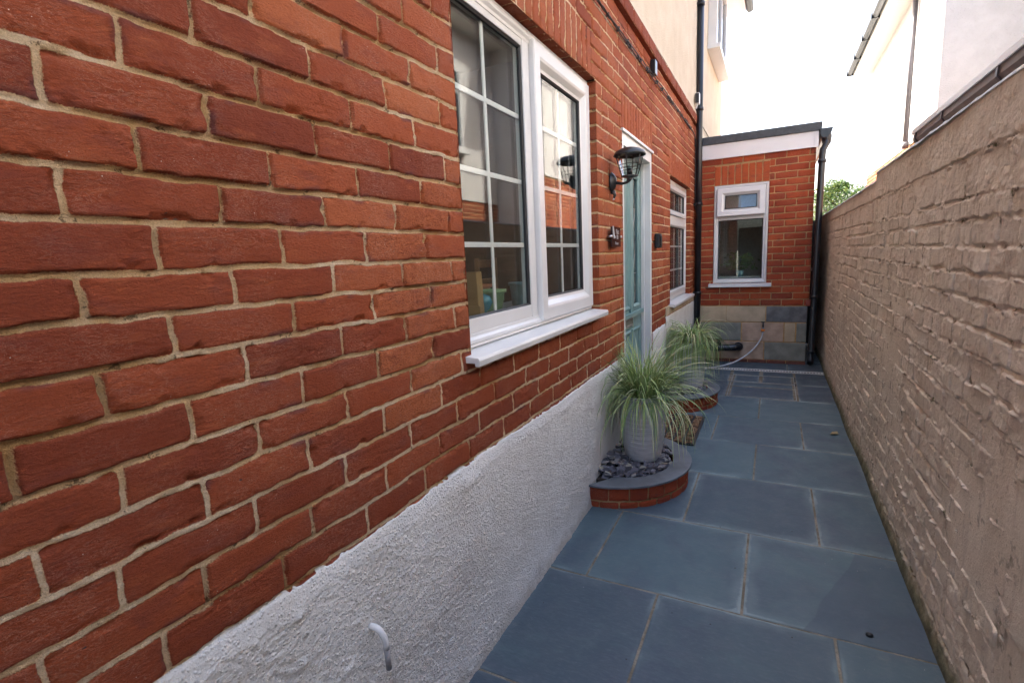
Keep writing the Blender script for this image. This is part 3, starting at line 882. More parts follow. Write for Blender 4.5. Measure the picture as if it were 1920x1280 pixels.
def pane(mapf, u0, u1, v0, v1, d0, d1, parent, mat=None):
    b = MB(); b.mbox(mapf, u0, u1, v0, v1, d0, d1)
    return b.build('pane', mat or M['glass'], parent)
def gasket(mapf, u0, u1, v0, v1, parent, d=-0.012):
    b = MB(); b.ring(mapf, u0, u1, v0, v1, [(0.0, d - 0.01), (0.0, d + 0.006), (0.008, d), (0.008, d - 0.01)])
    return b.build('gasket', M['gasket'], parent)

# window one (two lights)
FX = -0.055
mp = ML(FX)
w1 = MB()
w1.ring(mp, 1.435, 2.866, 1.095, 2.350, [(0, -0.06), (0, 0.0), (0.006, 0.010), (0.014, 0.006), (0.020, 0.012), (0.030, 0.010), (0.040, 0.002), (0.052, 0.0), (0.052, -0.06)])
win1 = w1.build('window', M['upvc'], house, bevel=0.0015)
b = MB()
b.mbox(mp, 1.487, 2.050, 1.147, 1.200, -0.045, -0.002); b.mbox(mp, 1.487, 2.050, 2.272, 2.298, -0.045, -0.002)
b.mbox(mp, 2.050, 2.112, 1.147, 2.298, -0.045, 0.0005)
b.build('mullion', M['upvc'], win1, bevel=0.002)
gasket(mp, 1.487, 2.050, 1.200, 2.272, win1)
pane(mp, 1.490, 2.048, 1.203, 2.270, -0.038, -0.018, win1)
glazing_bars(mp, 1.490, 2.048, 1.203, 2.270, [1.762], [1.4635, 1.7290, 1.9960], -0.028, parent=win1)
s1 = MB(); s1.ring(mp, 2.118, 2.842, 1.118, 2.318, [(0, -0.03), (0, 0.020), (0.004, 0.026), (0.055, 0.026), (0.066, 0.022), (0.086, 0.004), (0.100, 0.0), (0.100, -0.03)])
sash = s1.build('sash', M['upvc'], win1, bevel=0.0012)
gasket(mp, 2.218, 2.742, 1.218, 2.218, win1, -0.004)
pane(mp, 2.222, 2.738, 1.222, 2.214, -0.030, -0.010, win1)
glazing_bars(mp, 2.222, 2.738, 1.222, 2.214, [2.480], [1.4635, 1.7290, 1.9960], -0.020, parent=win1)
b = MB(); b.extrude([(-0.10, 1.0945), (-0.10, 1.070), (0.034, 1.070), (0.034, 1.060), (0.051, 1.060), (0.053, 1.080), (0.048, 1.089), (-0.03, 1.0945)], 'y', 1.395, 2.868)
b.build('sill', M['upvc'], win1, bevel=0.0015)
b = MB(); b.box(-0.42, -0.12, 1.40, 2.90, 1.15, 1.172); b.build('inner_sill', M['white_paint'], win1, bevel=0.002)

# window two
mp = ML(-0.055)
w2 = MB(); w2.ring(mp, 5.155, 6.455, 0.90, 2.122, [(0, -0.06), (0, 0.0), (0.008, 0.010), (0.03, 0.008), (0.045, 0.0), (0.052, 0.0), (0.052, -0.06)])
win2 = w2.build('window', M['upvc'], house, bevel=0.0015)
b = MB(); b.mbox(mp, 5.207, 6.403, 1.715, 1.775, -0.045, -0.001); 
b.build('mullion', M['upvc'], win2, bevel=0.002)
for (a, c) in ((5.212, 6.398),):
    for (z0, z1, hz) in ((0.957, 1.710, [1.21, 1.46]), (1.780, 2.066, [])):
        s = MB(); s.ring(mp, a, c, z0, z1, [(0, -0.03), (0, 0.018), (0.035, 0.018), (0.05, 0.0), (0.05, -0.03)])
        s.build('sash', M['upvc'], win2, bevel=0.001)
        gasket(mp, a + .05, c - .05, z0 + .05, z1 - .05, win2, -0.004)
        pane(mp, a + .052, c - .052, z0 + .052, z1 - .052, -0.03, -0.01, win2)
        glazing_bars(mp, a + .052, c - .052, z0 + .052, z1 - .052, [a + .30, (a + c) / 2, c - .30], hz, -0.02, parent=win2)
b = MB(); b.extrude([(-0.10, 0.899), (-0.10, 0.870), (0.034, 0.870), (0.034, 0.862), (0.053, 0.862), (0.055, 0.882), (0.050, 0.892), (-0.03, 0.898)], 'y', 5.115, 6.50)
b.build('sill', M['upvc'], win2, bevel=0.0015)

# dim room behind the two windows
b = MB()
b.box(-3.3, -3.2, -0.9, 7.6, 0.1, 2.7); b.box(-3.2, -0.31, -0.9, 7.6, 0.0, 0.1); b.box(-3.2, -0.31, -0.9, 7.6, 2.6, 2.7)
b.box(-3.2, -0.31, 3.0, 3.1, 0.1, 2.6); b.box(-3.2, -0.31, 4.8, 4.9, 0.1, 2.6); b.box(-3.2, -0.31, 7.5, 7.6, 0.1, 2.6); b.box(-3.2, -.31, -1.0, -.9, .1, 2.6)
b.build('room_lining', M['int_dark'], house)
# curtains seen at the far window
b = MB()
for c0 in (5.22, 5.95):
    pts = []
    for i in range(33):
        pts.append((-0.36 + 0.018 * math.sin(i * 1.45), c0 + i * 0.014))
    vs = [(x, y, z) for z in (0.7, 2.3) for (x, y) in pts]
    b._add(vs, [(i, i + 1, 34 + i, 33 + i) for i in range(32)], True)
cm = plain('tan_curtain_cloth', (0.38, 0.24, 0.15), 0.9, scale=20)
cu = b.build('curtain', cm, win2)
so = cu.modifiers.new('solid', 'SOLIDIFY'); so.thickness = 0.003

# upstairs bay window beyond the drainpipe
mp = lambda u, v, d: (0.015 + d, u, v)
b = MB(); b.ring(mp, 7.85, 9.30, 4.12, 5.20, [(0, 0), (0, 0.11), (0.06, 0.11), (0.06, 0.05), (0.06, 0.0)])
bay = b.build('window', M['upvc'], house, bevel=0.002)
b = MB(); b.mbox(mp, 8.54, 8.60, 4.18, 5.14, 0.04, 0.105); b.build('mullion', M['upvc'], bay, bevel=.002)
pane(mp, 7.91, 8.54, 4.18, 5.14, 0.06, 0.08, bay, M['far_glass']); pane(mp, 8.60, 9.24, 4.18, 5.14, 0.06, 0.08, bay, M['far_glass'])
b = MB(); b.mbox(mp, 7.78, 9.37, 4.06, 4.118, 0.0, 0.16); b.build('sill', M['upvc'], bay, bevel=.004)

# --------------------------------------------------------------- door
dm = ML(-0.075)
b = MB()
b.box(-0.115, -0.004, 3.412, 3.462, 0.13, 2.188); b.box(-0.115, -0.004, 4.278, 4.328, 0.13, 2.188)
b.box(-0.115, -0.004, 3.462, 4.278, 2.112, 2.188); b.box(-0.078, -0.052, 4.258, 4.278, 0.13, 2.112); b.box(-0.078, -0.052, 3.462, 3.482, 0.13, 2.112)
b.box(-0.085, 0.012, 3.398, 4.342, 2.1885, 2.206)
dframe = b.build('door_frame', M['white_paint'], house, bevel=0.002)
b = MB()
Y0, Y1 = 3.466, 4.274
zb, zt = 0.185, 2.108
GL = (3.960, 4.150, 1.000, 1.985)
b.box(-0.12, -0.080, Y0, GL[0], zb, zt); b.box(-0.12, -0.080, GL[1], Y1, zb, zt)
b.box(-0.12, -0.080, GL[0], GL[1], zb, GL[2]); b.box(-0.12, -0.080, GL[0], GL[1], GL[3], zt)
door = b.build('door', M['teal'], house, bevel=0.002)
b = MB()
mouldp = [(0, 0.0), (0.004, 0.012), (0.012, 0.016), (0.022, 0.012), (0.034, 0.0)]
for (u0, u1, v0, v1) in ((3.94, 4.17, 0.98, 2.005), (3.600, 3.860, 0.98, 2.005), (3.58, 3.87, 0.26, 0.82), (3.93, 4.20, 0.26, 0.82)):
    b.ring(lambda u, v, d: (-0.0795 + d, u, v), u0, u1, v0, v1, mouldp)
b.box(-0.0795, -0.050, 3.565, 4.235, 0.925, 0.955)
b.box(-0.0795, -0.064, 3.865, 3.935, 0.955, 2.05)
b.build('moulding', M['teal'], door, bevel=0.002)
b = MB(); b.box(-0.105, -0.095, GL[0], GL[1], GL[2], GL[3]); b.build('pane', M['door_glass'], door)
b = MB()
cy_ = (GL[0] + GL[1]) / 2
for s in (-1, 1):
    pts = []
    for i in range(41):
        z = GL[2] + 0.02 + (GL[3] - GL[2] - 0.04) * i / 40
        pts.append((-0.093, cy_ + s * (0.028 + 0.024 * math.sin(i * 0.47) * (1 if i % 40 else 0)), z))
    b.tube(pts, 0.0035, 6)
b.tube([(-0.093, GL[0], 1.25), (-0.093, GL[1], 1.25)], 0.003, 6); b.tube([(-0.093, GL[0], 1.75), (-0.093, GL[1], 1.75)], 0.003, 6)
b.build('lead_strips', M['came'], door)
b = MB(); b._add([(-0.092, cy_, 1.38), (-0.092, cy_ + .028, 1.46), (-0.092, cy_, 1.55), (-0.092, cy_ - .028, 1.46), (-0.088, cy_, 1.46)], [(0, 1, 4), (1, 2, 4), (2, 3, 4), (3, 0, 4), (3, 2, 1, 0)])
b.build('glass_diamond', M['black_metal'], door)
b = MB(); b.ring(lambda u, v, d: (-0.0795 + d, u, v), 3.700, 3.955, 0.845, 0.917, [(0, 0), (0, 0.008), (0.012, 0.010), (0.016, 0.004), (0.016, 0.0)]); b.box(-0.0795, -0.075, 3.718, 3.937, 0.863, 0.899)
b.build('letter_plate', M['steel'], door, bevel=0.001)
b = MB(); b.lathe(0, 0, [(0.0, 0.0), (0.012, 0.0), (0.012, 0.02), (0.024, 0.03), (0.026, 0.045), (0.016, 0.055), (0, 0.057)], 20)
kn = b.build('knob', M['steel'], door); kn.rotation_euler = (0, math.pi / 2, 0)
kn.location = Vector((-0.075, 3.895, 1.06)) - house.location
b = MB(); b.box(-0.13, 0.02, 3.41, 4.33, 0.02, 0.13); b.box(-0.12, 0.0, 3.463, 4.277, 0.131, 0.182); b.build('threshold', M['slate_cap'], house, bevel=0.004)

# --------------------------------------------------------------- planter plinths
def planter(name, cy, label, tilt):
    t = thing(name, label, 'planter', (0.0, cy, 0), 'brick planters flanking the door')
    r = 0.468
    G = Grid()
    arc = math.pi * r
    us = axis_pts([0, arc], 0.010); vs = axis_pts([-0.005, 0.117], 0.005)
    n = 13
    rr = []
    for c, (z0, z1) in enumerate(((-0.03, 0.030), (0.038, 0.114))):
        for i in range(n + 1):
            a = (i - (0.5 if c == 0 else 0)) * arc / n; rr.append((a + .004, a + arc / n - .004, z0, z1, 0.1 + .5 * rnd.random(), rnd.random(), 0, 0, 0, rnd.gauss(0, .0008)))
    U, V, sd, ra, rb, rg, off = rasterize(us, vs, rr)
    H = brick_height(U, V, sd, rg, off, depth=.005)
    def mp(u, v, h):
        a = -math.pi / 2 + u / r
        return ((r + h) * np.cos(a) + 0.006, cy + (r + h) * np.sin(a), v)
    G.patch(mp, us, vs, H, {'sd': sd, 'ra': ra, 'rb': rb, 'rough': rg})
    G.build('brick_drum', M['brick_new'], t)
    b = MB()
    n = 40; R0 = 0.485
    outer = [(0.01 + R0 * math.cos(a), cy + R0 * math.sin(a)) for a in [-math.pi / 2 + math.pi * i / n for i in range(n + 1)]]
    # slate ring with an open bed for chippings
    inner = [(0.012 + 0.11 + 0.262 * math.cos(a), cy + 0.015 + 0.335 * math.sin(a)) for a in [-math.pi / 2 + math.pi * i / n for i in range(n + 1)]]
    vs = [(x, y, z) for z in (0.119, 0.133) for (x, y) in outer + inner]
    m = n + 1
    fs = []
    for L in (0, 2 * m):
        for i in range(n): fs.append((L + i, L + i + 1, L + m + i + 1, L + m + i))
    for i in range(n):
        fs.append((i, i + 1, 2 * m + i + 1, 2 * m + i)); fs.append((m + i, m + i + 1, 3 * m + i + 1, 3 * m + i))
    # close next to the wall
    for (e, f_) in ((0, m), (n, m + n)):
        fs.append((e, f_, 2 * m + f_, 2 * m + e))
    b._add(vs, fs)
    # infill strip beside the wall on both ends
    b.build('slate_cap', M['slate_cap'], t, bevel=0.003)
    b = MB(); b.prism([(0.010, cy - .36), (0.15, cy - .30), (0.36, cy - .05), (0.36, cy + .1), (0.15, cy + .33), (0.010, cy + .36)], 0.06, 0.112); b.build('bed', M['soil'], t)
    return t
planter('raised_planter', 3.05, 'half round brick planter plinth with slate cap, nearest the camera', 0)
planter('raised_planter', 4.905, 'half round brick planter plinth with slate cap, on the far side of the teal door', 0)

def chips(cy, cx, label, seed, n=430):
    r = random.Random(seed); b = MB()
    for i in range(n):
        for _ in range(50):
            a = r.uniform(-math.pi / 2, math.pi / 2); q = math.sqrt(r.random())
            x = 0.11 + 0.255 * q * math.cos(a); y = cy + 0.015 + 0.325 * q * math.sin(a)
            if r.random() < 0.35: x = r.uniform(0.02, 0.14); y = cy + r.uniform(-0.32, 0.32)
            if math.hypot(x - cx, y - cy) > 0.098: break
        s = r.uniform(0.013, 0.042); h = r.uniform(0.002, 0.005)
        k = r.randint(4, 6)
        poly = [(s * r.uniform(.65, 1.1) * math.cos(2 * math.pi * j / k + r.uniform(-.3, .3)), s * r.uniform(.55, 1.0) * math.sin(2 * math.pi * j / k)) for j in range(k)]
        rot = Matrix.Rotation(r.uniform(0, 6.3), 3, 'Z') @ Matrix.Rotation(r.gauss(0, .38), 3, 'X') @ Matrix.Rotation(r.gauss(0, .3), 3, 'Y')
        rise = 0.05 * max(0, 1 - (x - 0.02) / 0.09)
        c = Vector((x, y, 0.118 + r.uniform(0, 0.026) + rise * r.random()))
        vs = [c + rot @ Vector((p[0], p[1], -h)) for p in poly] + [c + rot @ Vector((p[0] * .9, p[1] * .9, h)) for p in poly]
        b.cur = {'ra': r.random() ** 1.3}
        b._add(vs, [tuple(reversed(range(k))), tuple(range(k, 2 * k))] + [(j, (j + 1) % k, k + (j + 1) % k, k + j) for j in range(k)])
    tag(b.build('slate_chippings', M['chip']), label, 'slate chippings', kind='stuff')
chips(3.05, 0.205, 'loose dark slate chippings around the foot of the near ribbed pot', 11)
chips(4.905, 0.205, 'loose dark slate chippings around the foot of the far ribbed pot', 12, 250)

def potted_grass(cx, cy, z0, H, rt, rb_, label, seed, n, spread, drop, lift):
    t = thing('potted_grass', label, 'potted plant', (cx, cy, z0), 'potted grasses beside the door')
    b = MB()
    prof = [(0.0, z0), (rb_ * .97, z0), (rb_, z0 + 0.006)]
    N = 120
    for i in range(1, N):
        s = i / N
        r = rb_ + (rt - rb_) * (s ** 0.75) + 0.010 * math.sin(math.pi * s)
        if s > 0.8: r -= (s - 0.8) * 0.02
        r += 0.0006 * math.sin(i * 1.55) + 0.0005 * math.sin(i * 0.7 + 1)
        prof.append((r, z0 + H * s))
    rl = prof[-1][0]
    prof += [(rl + 0.004, z0 + H), (rl + 0.002, z0 + H + 0.006), (rl - 0.010, z0 + H + 0.006), (rl - 0.014, z0 + H - 0.01), (rl - 0.016, z0 + H - 0.045)]
    b.lathe(cx, cy, prof, 64)
    b.build('pot', M['pot'], t)
    b = MB(); b.lathe(cx, cy, [(0, z0 + H - 0.02), (rl * .5, z0 + H - 0.022), (rl - 0.010, z0 + H - 0.03)], 24); b.build('soil', M['soil'], t)
    r = random.Random(seed)
    b = MB()
    zt = z0 + H - 0.02
    for i in range(n):
        a = r.uniform(0, 2 * math.pi)
        q = (rt * 0.62) * math.sqrt(r.random())
        bx, by = cx + q * math.cos(a), cy + q * math.sin(a)
        az = a + r.gauss(0, 0.5)
        L = (0.35 + 0.65 * r.random() ** 0.8) * spread
        lean = r.uniform(0.12, 1.35)
        inner = r.random() < 0.25
        if inner: lean *= 0.35; L *= 0.8
        droop = r.uniform(0.7, 1.35) * drop
        dirx, diry = math.cos(az), math.sin(az)
        th = math.pi / 2 - lean * lift
        x = y = 0.0; z = 0.0
        p = []; seg = 13
        ang = th
        sway = r.gauss(0, 0.25)
        for k in range(seg + 1):
            p.append((x, y, z, ang))
            st = L / seg
            x += math.cos(ang) * st; z += math.sin(ang) * st; y += sway * st * (k / seg) * math.cos(ang)
            ang -= droop * (0.08 + 0.34 * (k / seg)) * (0.6 + lean) * 0.55
            ang = max(ang, -1.45)
        w0 = r.uniform(0.0016, 0.0030)
        vs = []
        for k, (px, py, pz, an) in enumerate(p):
            w = w0 * (1.0 - (k / seg) ** 3) + 0.0005
            wx = bx + px * dirx - py * diry; wy = by + px * diry + py * dirx
            wz = zt + pz
            if wx < 0.035 and wz > 0.1: wx = 0.035 + (0.035 - wx) * 0.12 * r.random()
            wz = max(wz, 0.02)
            nx, ny = -diry, dirx
            tw = math.sin(k * 0.35 + i) * 0.4
            vs.append((wx + nx * w, wy + ny * w, wz + tw * w)); vs.append((wx - nx * w, wy - ny * w, wz - tw * w)); vs.append((wx, wy, wz - w * 0.5))
        fs = []
        for k in range(seg):
            q0 = 3 * k
            fs += [(q0, q0 + 2, q0 + 5, q0 + 3), (q0 + 2, q0 + 1, q0 + 4, q0 + 5)]
        cr = r.random()
        b.cur = {'ra': 0.2 + 0.72 * cr if cr < 0.93 else 1.0, 'rb': r.random()}
        b._add(vs, fs, True)
    # bare dark stalks
    for i in range(n // 45):
        a = r.uniform(0, 6.28); l = spread * r.uniform(.7, 1.0)
        b.cur = {'ra': 0.0, 'rb': 1.0}
        pts = [(max(0.04, cx + math.cos(a) * l * (k / 8) * .75), cy + math.sin(a) * l * (k / 8) * .75, zt + l * (0.9 * k / 8 - 1.05 * (k / 8) ** 2.2) * .75) for k in range(9)]
        b.tube(pts, 0.0011, 4)
    me = b
    o = b.build('foliage', M['blade'], t)
    return t
potted_grass(0.195, 3.10, 0.125, 0.410, 0.142, 0.104, 'large ribbed grey pot of green and cream striped grass on the near planter plinth', 5, 760, 0.52, 0.86, 1.15)
potted_grass(0.235, 4.95, 0.125, 0.43, 0.125, 0.098, 'tall ribbed grey pot of drooping grass on the far planter plinth beyond the door', 9, 820, 0.52, 2.6, 0.95)

# --------------------------------------------------------------- door mat
t = thing('door_mat', 'black rubber and brown coir door mat lying in front of the teal door', 'mat', (0.2, 4.05, 0))
b = MB(); b.box(0.045, 0.425, 3.715, 4.41, 0.001, 0.012); b.build('rubber_base', M['rubber'], t, bevel=0.003)
b = MB()
for i in range(5):
    for j in range(9):
        x = 0.057 + i * 0.073; y = 3.728 + j * 0.075
        b.box(x, x + 0.058, y, y + 0.060, 0.0125, 0.021 + rnd.uniform(0, .004))
b.build('coir_blocks', M['coir'], t, bevel=0.012, seg=3)

# --------------------------------------------------------------- lantern on the wall
t = thing('wall_lantern', 'black coach lantern with clear panes on a curved arm beside the door', 'wall lamp', (0, 3.13, 1.82))
LY = 3.13; LX = 0.118
b = MB()
b.lathe(0, 0, [(0.0, 0.0), (0.040, 0.0), (0.040, 0.008), (0.030, 0.022), (0.016, 0.034), (0.0, 0.036)], 28, sx=1.45, sy=0.95)
bp = b.build('back_plate', M['black_metal'], t)
bp.rotation_euler = (0, math.pi / 2, 0); bp.location = Vector((0.002, LY, 1.838)) - t.location
b = MB(); b.tube([(0.008, LY, 1.78), (0.02, LY, 1.775), (0.026, LY, 1.757), (0.018, LY, 1.738)], [0.014, 0.013, 0.010, 0.005], 12)
b.build('sensor', M['black_metal'], t)
b = MB(); b.tube([(0.016, LY, 1.738), (0.024, LY, 1.735)], [0.009, 0.004], 10); b.build('sensor_lens', M['white_paint'], t)
b = MB(); b.tube([(0.03, LY, 1.832), (0.07, LY, 1.822), (0.10, LY, 1.826), (0.113, LY, 1.838), (LX, LY, 1.856)], [0.011, 0.008, 0.008, 0.013, 0.020], 14)
b.build('arm', M['black_metal'], t)
b = MB()
zb0, zt0, rb0, rt0 = 1.858, 1.988, 0.047, 0.086
b.lathe(LX, LY, [(0.0, 1.846), (0.020, 1.848), (0.052, 1.858), (0.052, 1.863), (0.0, 1.864)], 8, smooth=False)
N8 = 6
cor = lambda r, z, k: (LX + r * math.cos(2 * math.pi * (k + .5) / N8), LY + r * math.sin(2 * math.pi * (k + .5) / N8), z)
for k in range(N8):
    b.tube([cor(rb0, zb0, k), cor(rt0, zt0, k)], 0.0032, 6)
    for f in (0.36, 0.52):
        r = rb0 + (rt0 - rb0) * f; z = zb0 + (zt0 - zb0) * f
        b.tube([cor(r, z, k), cor(r, z, k + 1)], 0.0017, 6)
    b.tube([cor(rt0, zt0, k), cor(rt0, zt0, k + 1)], 0.005, 6)
b.build('cage', M['black_metal'], t)
b = MB()
b.lathe(LX, LY, [(rb0 * .93, zb0 + .003), (rt0 * .93, zt0)], N8, smooth=False, a0=math.pi / N8, a1=2 * math.pi + math.pi / N8)
b.build('pane', M['lamp_glass'], t)
b = MB(); b.lathe(LX, LY, [(0.088, 1.980), (0.094, 1.977), (0.094, 1.984), (0.085, 2.000), (0.056, 2.016), (0.025, 2.024), (0.0, 2.025)], 32)
b.lathe(LX, LY, [(0.088, 1.980), (0.083, 1.991), (0.0, 1.995)], 32)
b.build('cap', M['black_metal'], t)
b = MB(); b.tube([(LX, LY, 1.868), (LX, LY, 1.905)], [0.018, 0.015], 16); b.build('lamp_holder', M['black_plastic'], t)
b = MB(); b.lathe(LX, LY, [(0.012, 1.905), (0.014, 1.915), (0.028, 1.935), (0.031, 1.950), (0.024, 1.970), (0.0, 1.980)], 24); b.build('bulb', M['lamp_glass'], t)

# --------------------------------------------------------------- house name sign
t = thing('name_sign', 'small dark slate house name sign with pale lettering left of the door', 'sign', (0.03, 3.14, 1.5))
b = MB(); b.box(0.020, 0.028, 3.045, 3.245, 1.450, 1.570); b.build('plate', plain('polished_black_slate', (0.022, 0.012, 0.013), 0.12, var=0.3), t, bevel=0.002)
b = MB()
for y in (3.038, 3.252):
    b = MB(); b.tube([(0.0, y, 1.512), (0.034, y, 1.512)], 0.008, 12); b.build('fixing_stud', M['steel'], t)
b = MB(); b.hexa([(0.0285, 3.062, 1.574), (0.0285, 3.072, 1.574), (0.0285, 3.092, 1.512), (0.0285, 3.078, 1.508), (0.033, 3.062, 1.574), (0.033, 3.072, 1.574), (0.033, 3.092, 1.512), (0.033, 3.078, 1.508)])
b.tube([(0.028, 3.087, 1.508), (0.036, 3.087, 1.508)], 0.009, 10)
b.build('ornament', M['white_paint'], t)
def text(body, size, loc, parent, mat, name='lettering', rot=(math.pi / 2, 0, math.pi / 2)):
    cu = bpy.data.curves.new(name, 'FONT'); cu.body = body; cu.size = size; cu.extrude = 0.0008
    cu.align_x = 'CENTER'
    tmp = bpy.data.objects.new(name, cu); COL.objects.link(tmp)
    dg = bpy.context.evaluated_depsgraph_get()
    me = bpy.data.meshes.new_from_object(tmp.evaluated_get(dg))
    bpy.data.objects.remove(tmp)
    o = finish(name, me, mat, parent)
    o.rotation_euler = rot
    off = Vector((0, 0, 0)); p = parent
    while p: off += p.location; p = p.parent
    o.location = Vector(loc) - off
    return o
lm = plain('pale_etched_letter', (0.40, 0.36, 0.34), 0.5)
text('Flat', 0.042, (0.029, 3.165, 1.528), t, lm)
text('80', 0.038, (0.029, 3.165, 1.497), t, lm)
text('House', 0.026, (0.029, 3.15, 1.464), t, lm)

# door bell box
t = thing('key_safe', 'small black box on the brick wall just right of the door frame', 'box', (0, 4.50, 1.50))
b = MB(); b.box(0.003, 0.045, 4.400, 4.515, 1.440, 1.560); b.build('case', M['black_plastic'], t, bevel=0.010, seg=3)
b = MB(); b.box(0.0455, 0.052, 4.425, 4.49, 1.46, 1.54); b.build('cover', M['rubber'], t, bevel=0.004)

# cable under the brick band, junction box, camera
b = MB()
for s in (0, 1):
    pts = []; r = random.Random(40 + s); y = -1.2; i = 0
    while y < 6.55:
        z = 2.752 + 0.012 * math.sin(y * 1.3 + s) + r.uniform(-.004, .004) + s * 0.007
        pts.append((0.014 + 0.005 * s + r.uniform(0, .003), y, z)); y += 0.055
    pts += [(0.02, 6.66, 2.74), (0.02, 6.72, 2.66), (0.016, 6.74, 2.5), (0.016, 6.74, 2.2 - 0.1 * s), (0.016, 6.745, 1.9)]
    b.tube(pts, 0.0042, 6)
r = random.Random(4); y = 0.3
while y < 6.5:
    zc = 2.757 + 0.012 * math.sin(y * 1.3)
    b.box(0.004, 0.024, y, y + 0.008, zc - 0.009, zc + 0.010 + r.uniform(0, .012)); y += r.choice([0.05, 0.07, 0.22, 0.3])
tag(b.build('wall_cable', M['cable']), 'bundle of black cables clipped under the projecting brick band', 'cable')
b = MB(); b.box(0.004, 0.042, 4.25, 4.335, 2.765, 2.868)
tag(b.build('junction_box', M['black_plastic'], bevel=0.005), 'small black junction box below the brick band above the door', 'junction box')
t = thing('security_camera', 'small white camera with black face beside the tall black drainpipe', 'camera', (0.05, 6.6, 3.15))
b = MB(); b.tube([(0.012, 6.62, 3.03), (0.035, 6.62, 3.05), (0.05, 6.62, 3.09)], 0.008, 10); b.build('bracket', M['white_paint'], t)
b = MB(); b.box(0.022, 0.072, 6.59, 6.66, 3.085, 3.21); b.build('housing', M['white_paint'], t, bevel=0.010, seg=3)
b = MB(); b.box(0.026, 0.068, 6.580, 6.5885, 3.093, 3.202); b.build('face', M['black_plastic'], t, bevel=0.003)

# white overflow pipe on the plinth
b = MB(); b.tube([(0.0, 0.852, 0.497), (0.030, 0.852, 0.499), (0.043, 0.853, 0.492), (0.050, 0.856, 0.476), (0.052, 0.859, 0.455), (0.051, 0.861, 0.440)], 0.0085, 14)
t = thing('overflow_pipe', 'little bent white overflow pipe poking out of the grey plinth', 'pipe', (0.02, 0.85, 0.45))
b.build('pipe', M['upvc'], t)
b = MB(); b.tube([(0.051, 0.861, 0.4395), (0.049, 0.865, 0.378)], 0.0076, 12); b.build('spout', M['grey_plastic'], t)

# --------------------------------------------------------------- annex (flat roofed extension)
ann = thing('extension', 'small flat roofed red brick extension closing the end of the alley', 'extension', (0.65, YA, 0))
AW = (0.222, 0.826, 0.985, 2.168)
azs = [0.705 + 0.0775 * i for i in range(25)]
AS = (0.222, 0.826, 2.168, 2.400)
def joints_ann(k): return [-0.1 + (0.06 if k % 2 else 0.175) + 0.230 * i for i in range(8)]
rr = bricks(azs, 0, joints_ann, -0.06, 1.283, holes=[AW, AS], style=lambda u, z: (rnd.random() * .8, rnd.random() * .8, 0), jw=.009, jh=.010)
rr += soldiers(*AS, 8)
G = Grid()
us = axis_pts([-0.06, AW[0], AW[1], 1.283], 0.008); vs = axis_pts([0.700, AW[2], AW[3], 2.50], 0.007)
U, V, sd, ra, rb, rg, off = rasterize(us, vs, rr)
G.patch(map_annex, us, vs, brick_height(U, V, sd, rg, off, depth=.005), {'sd': sd, 'ra': ra, 'rb': rb, 'rough': rg}, [AW])
# side wall towards the gap
G.build('wall', M['brick_new'], ann)
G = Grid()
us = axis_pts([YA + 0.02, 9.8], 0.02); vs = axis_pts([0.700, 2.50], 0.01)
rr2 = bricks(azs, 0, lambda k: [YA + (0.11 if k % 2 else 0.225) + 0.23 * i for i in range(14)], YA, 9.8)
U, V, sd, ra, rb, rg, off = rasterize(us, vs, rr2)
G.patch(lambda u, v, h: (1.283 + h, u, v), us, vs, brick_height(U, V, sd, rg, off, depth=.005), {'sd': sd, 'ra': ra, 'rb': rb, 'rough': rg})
G.build('side_wall', plain('shade_dark_brick', (0.06, 0.035, 0.028), 0.9, var=.3, scale=8), ann)  # shade of the gap put into the brick colour, cuts the red bounce
# reveals
for xx, s in ((AW[0], 1), (AW[1], -1)):
    G = Grid()
    us = axis_pts([-0.10, 0], .01); vs = axis_pts([AW[2], AW[3]], .01)
    G.patch(lambda u, v, h: (xx + 0 * u, YA - u, v), us, vs, np.zeros((len(us), len(vs))), {'sd': 0.01, 'ra': .4, 'rb': .2})
    G.build('window_reveal', M['brick_new'], ann)
b = MB()
b.box(-0.05, 1.24, YA + .10, YA + .12, 0, AW[2]); b.box(-0.05, 1.24, YA + .10, YA + .12, AW[3], 2.5)
b.box(-0.05, AW[0] - .001, YA + .10, YA + .12, AW[2], AW[3]); b.box(AW[1] + .001, 1.24, YA + .10, YA + .12, AW[2], AW[3])
b.box(1.24, 1.27, YA + .014, 9.8, 0, 2.5); b.box(-.05, 1.24, 9.77, 9.8, 0, 2.5)
b.build('backing_wall', M['int_dark'], ann)
# soldier pieces and base stones
b = MB(); b.box(-0.05, 1.262, YA + .004, YA + .099, 0.0, 0.700); b.build('stone_mortar', M['mortar_or'], ann)
rowsz = [(0.508, 0.697), (0.268, 0.497), (0.040, 0.258)]
sets = [[(0.02, 0.385, 'stone_tan'), (0.389, 0.828, 'stone_tan'), (0.838, 1.268, 'stone_grey')],
        [(0.02, 0.560, 'stone_green'), (0.572, 1.028, 'stone_pink'), (1.040, 1.150, 'stone_tan'), (1.165, 1.268, 'stone_green')],
        [(0.02, 0.32, 'stone_pink'), (0.33, 0.818, 'stone_pink'), (0.828, 1.268, 'stone_green')]]
for (z0, z1), S in zip(rowsz, sets):
    for (x0, x1, m) in S:
        b = MB(); b.box(x0, x1, YA - .004, YA + .05, z0, z1); b.build('stone_block', M[m], ann, bevel=0.006, seg=2)
b = MB()
for i in range(6):
    b.box(0.02 + i * 0.21, 0.02 + i * .21 + .202, YA - 0.012, YA + .04, -0.01, 0.034)
b.build('base_course', plain('dull_red_brick', (0.17, 0.06, 0.04), 0.85, var=0.3), ann, bevel=0.003)
b = MB(); b.box(1.25, 1.30, YA - .01, YA + .1, 0.703, 0.772); b.build('corner_brick', plain('dark_red_brick', (0.26, 0.06, 0.045), 0.8), ann, bevel=.004)
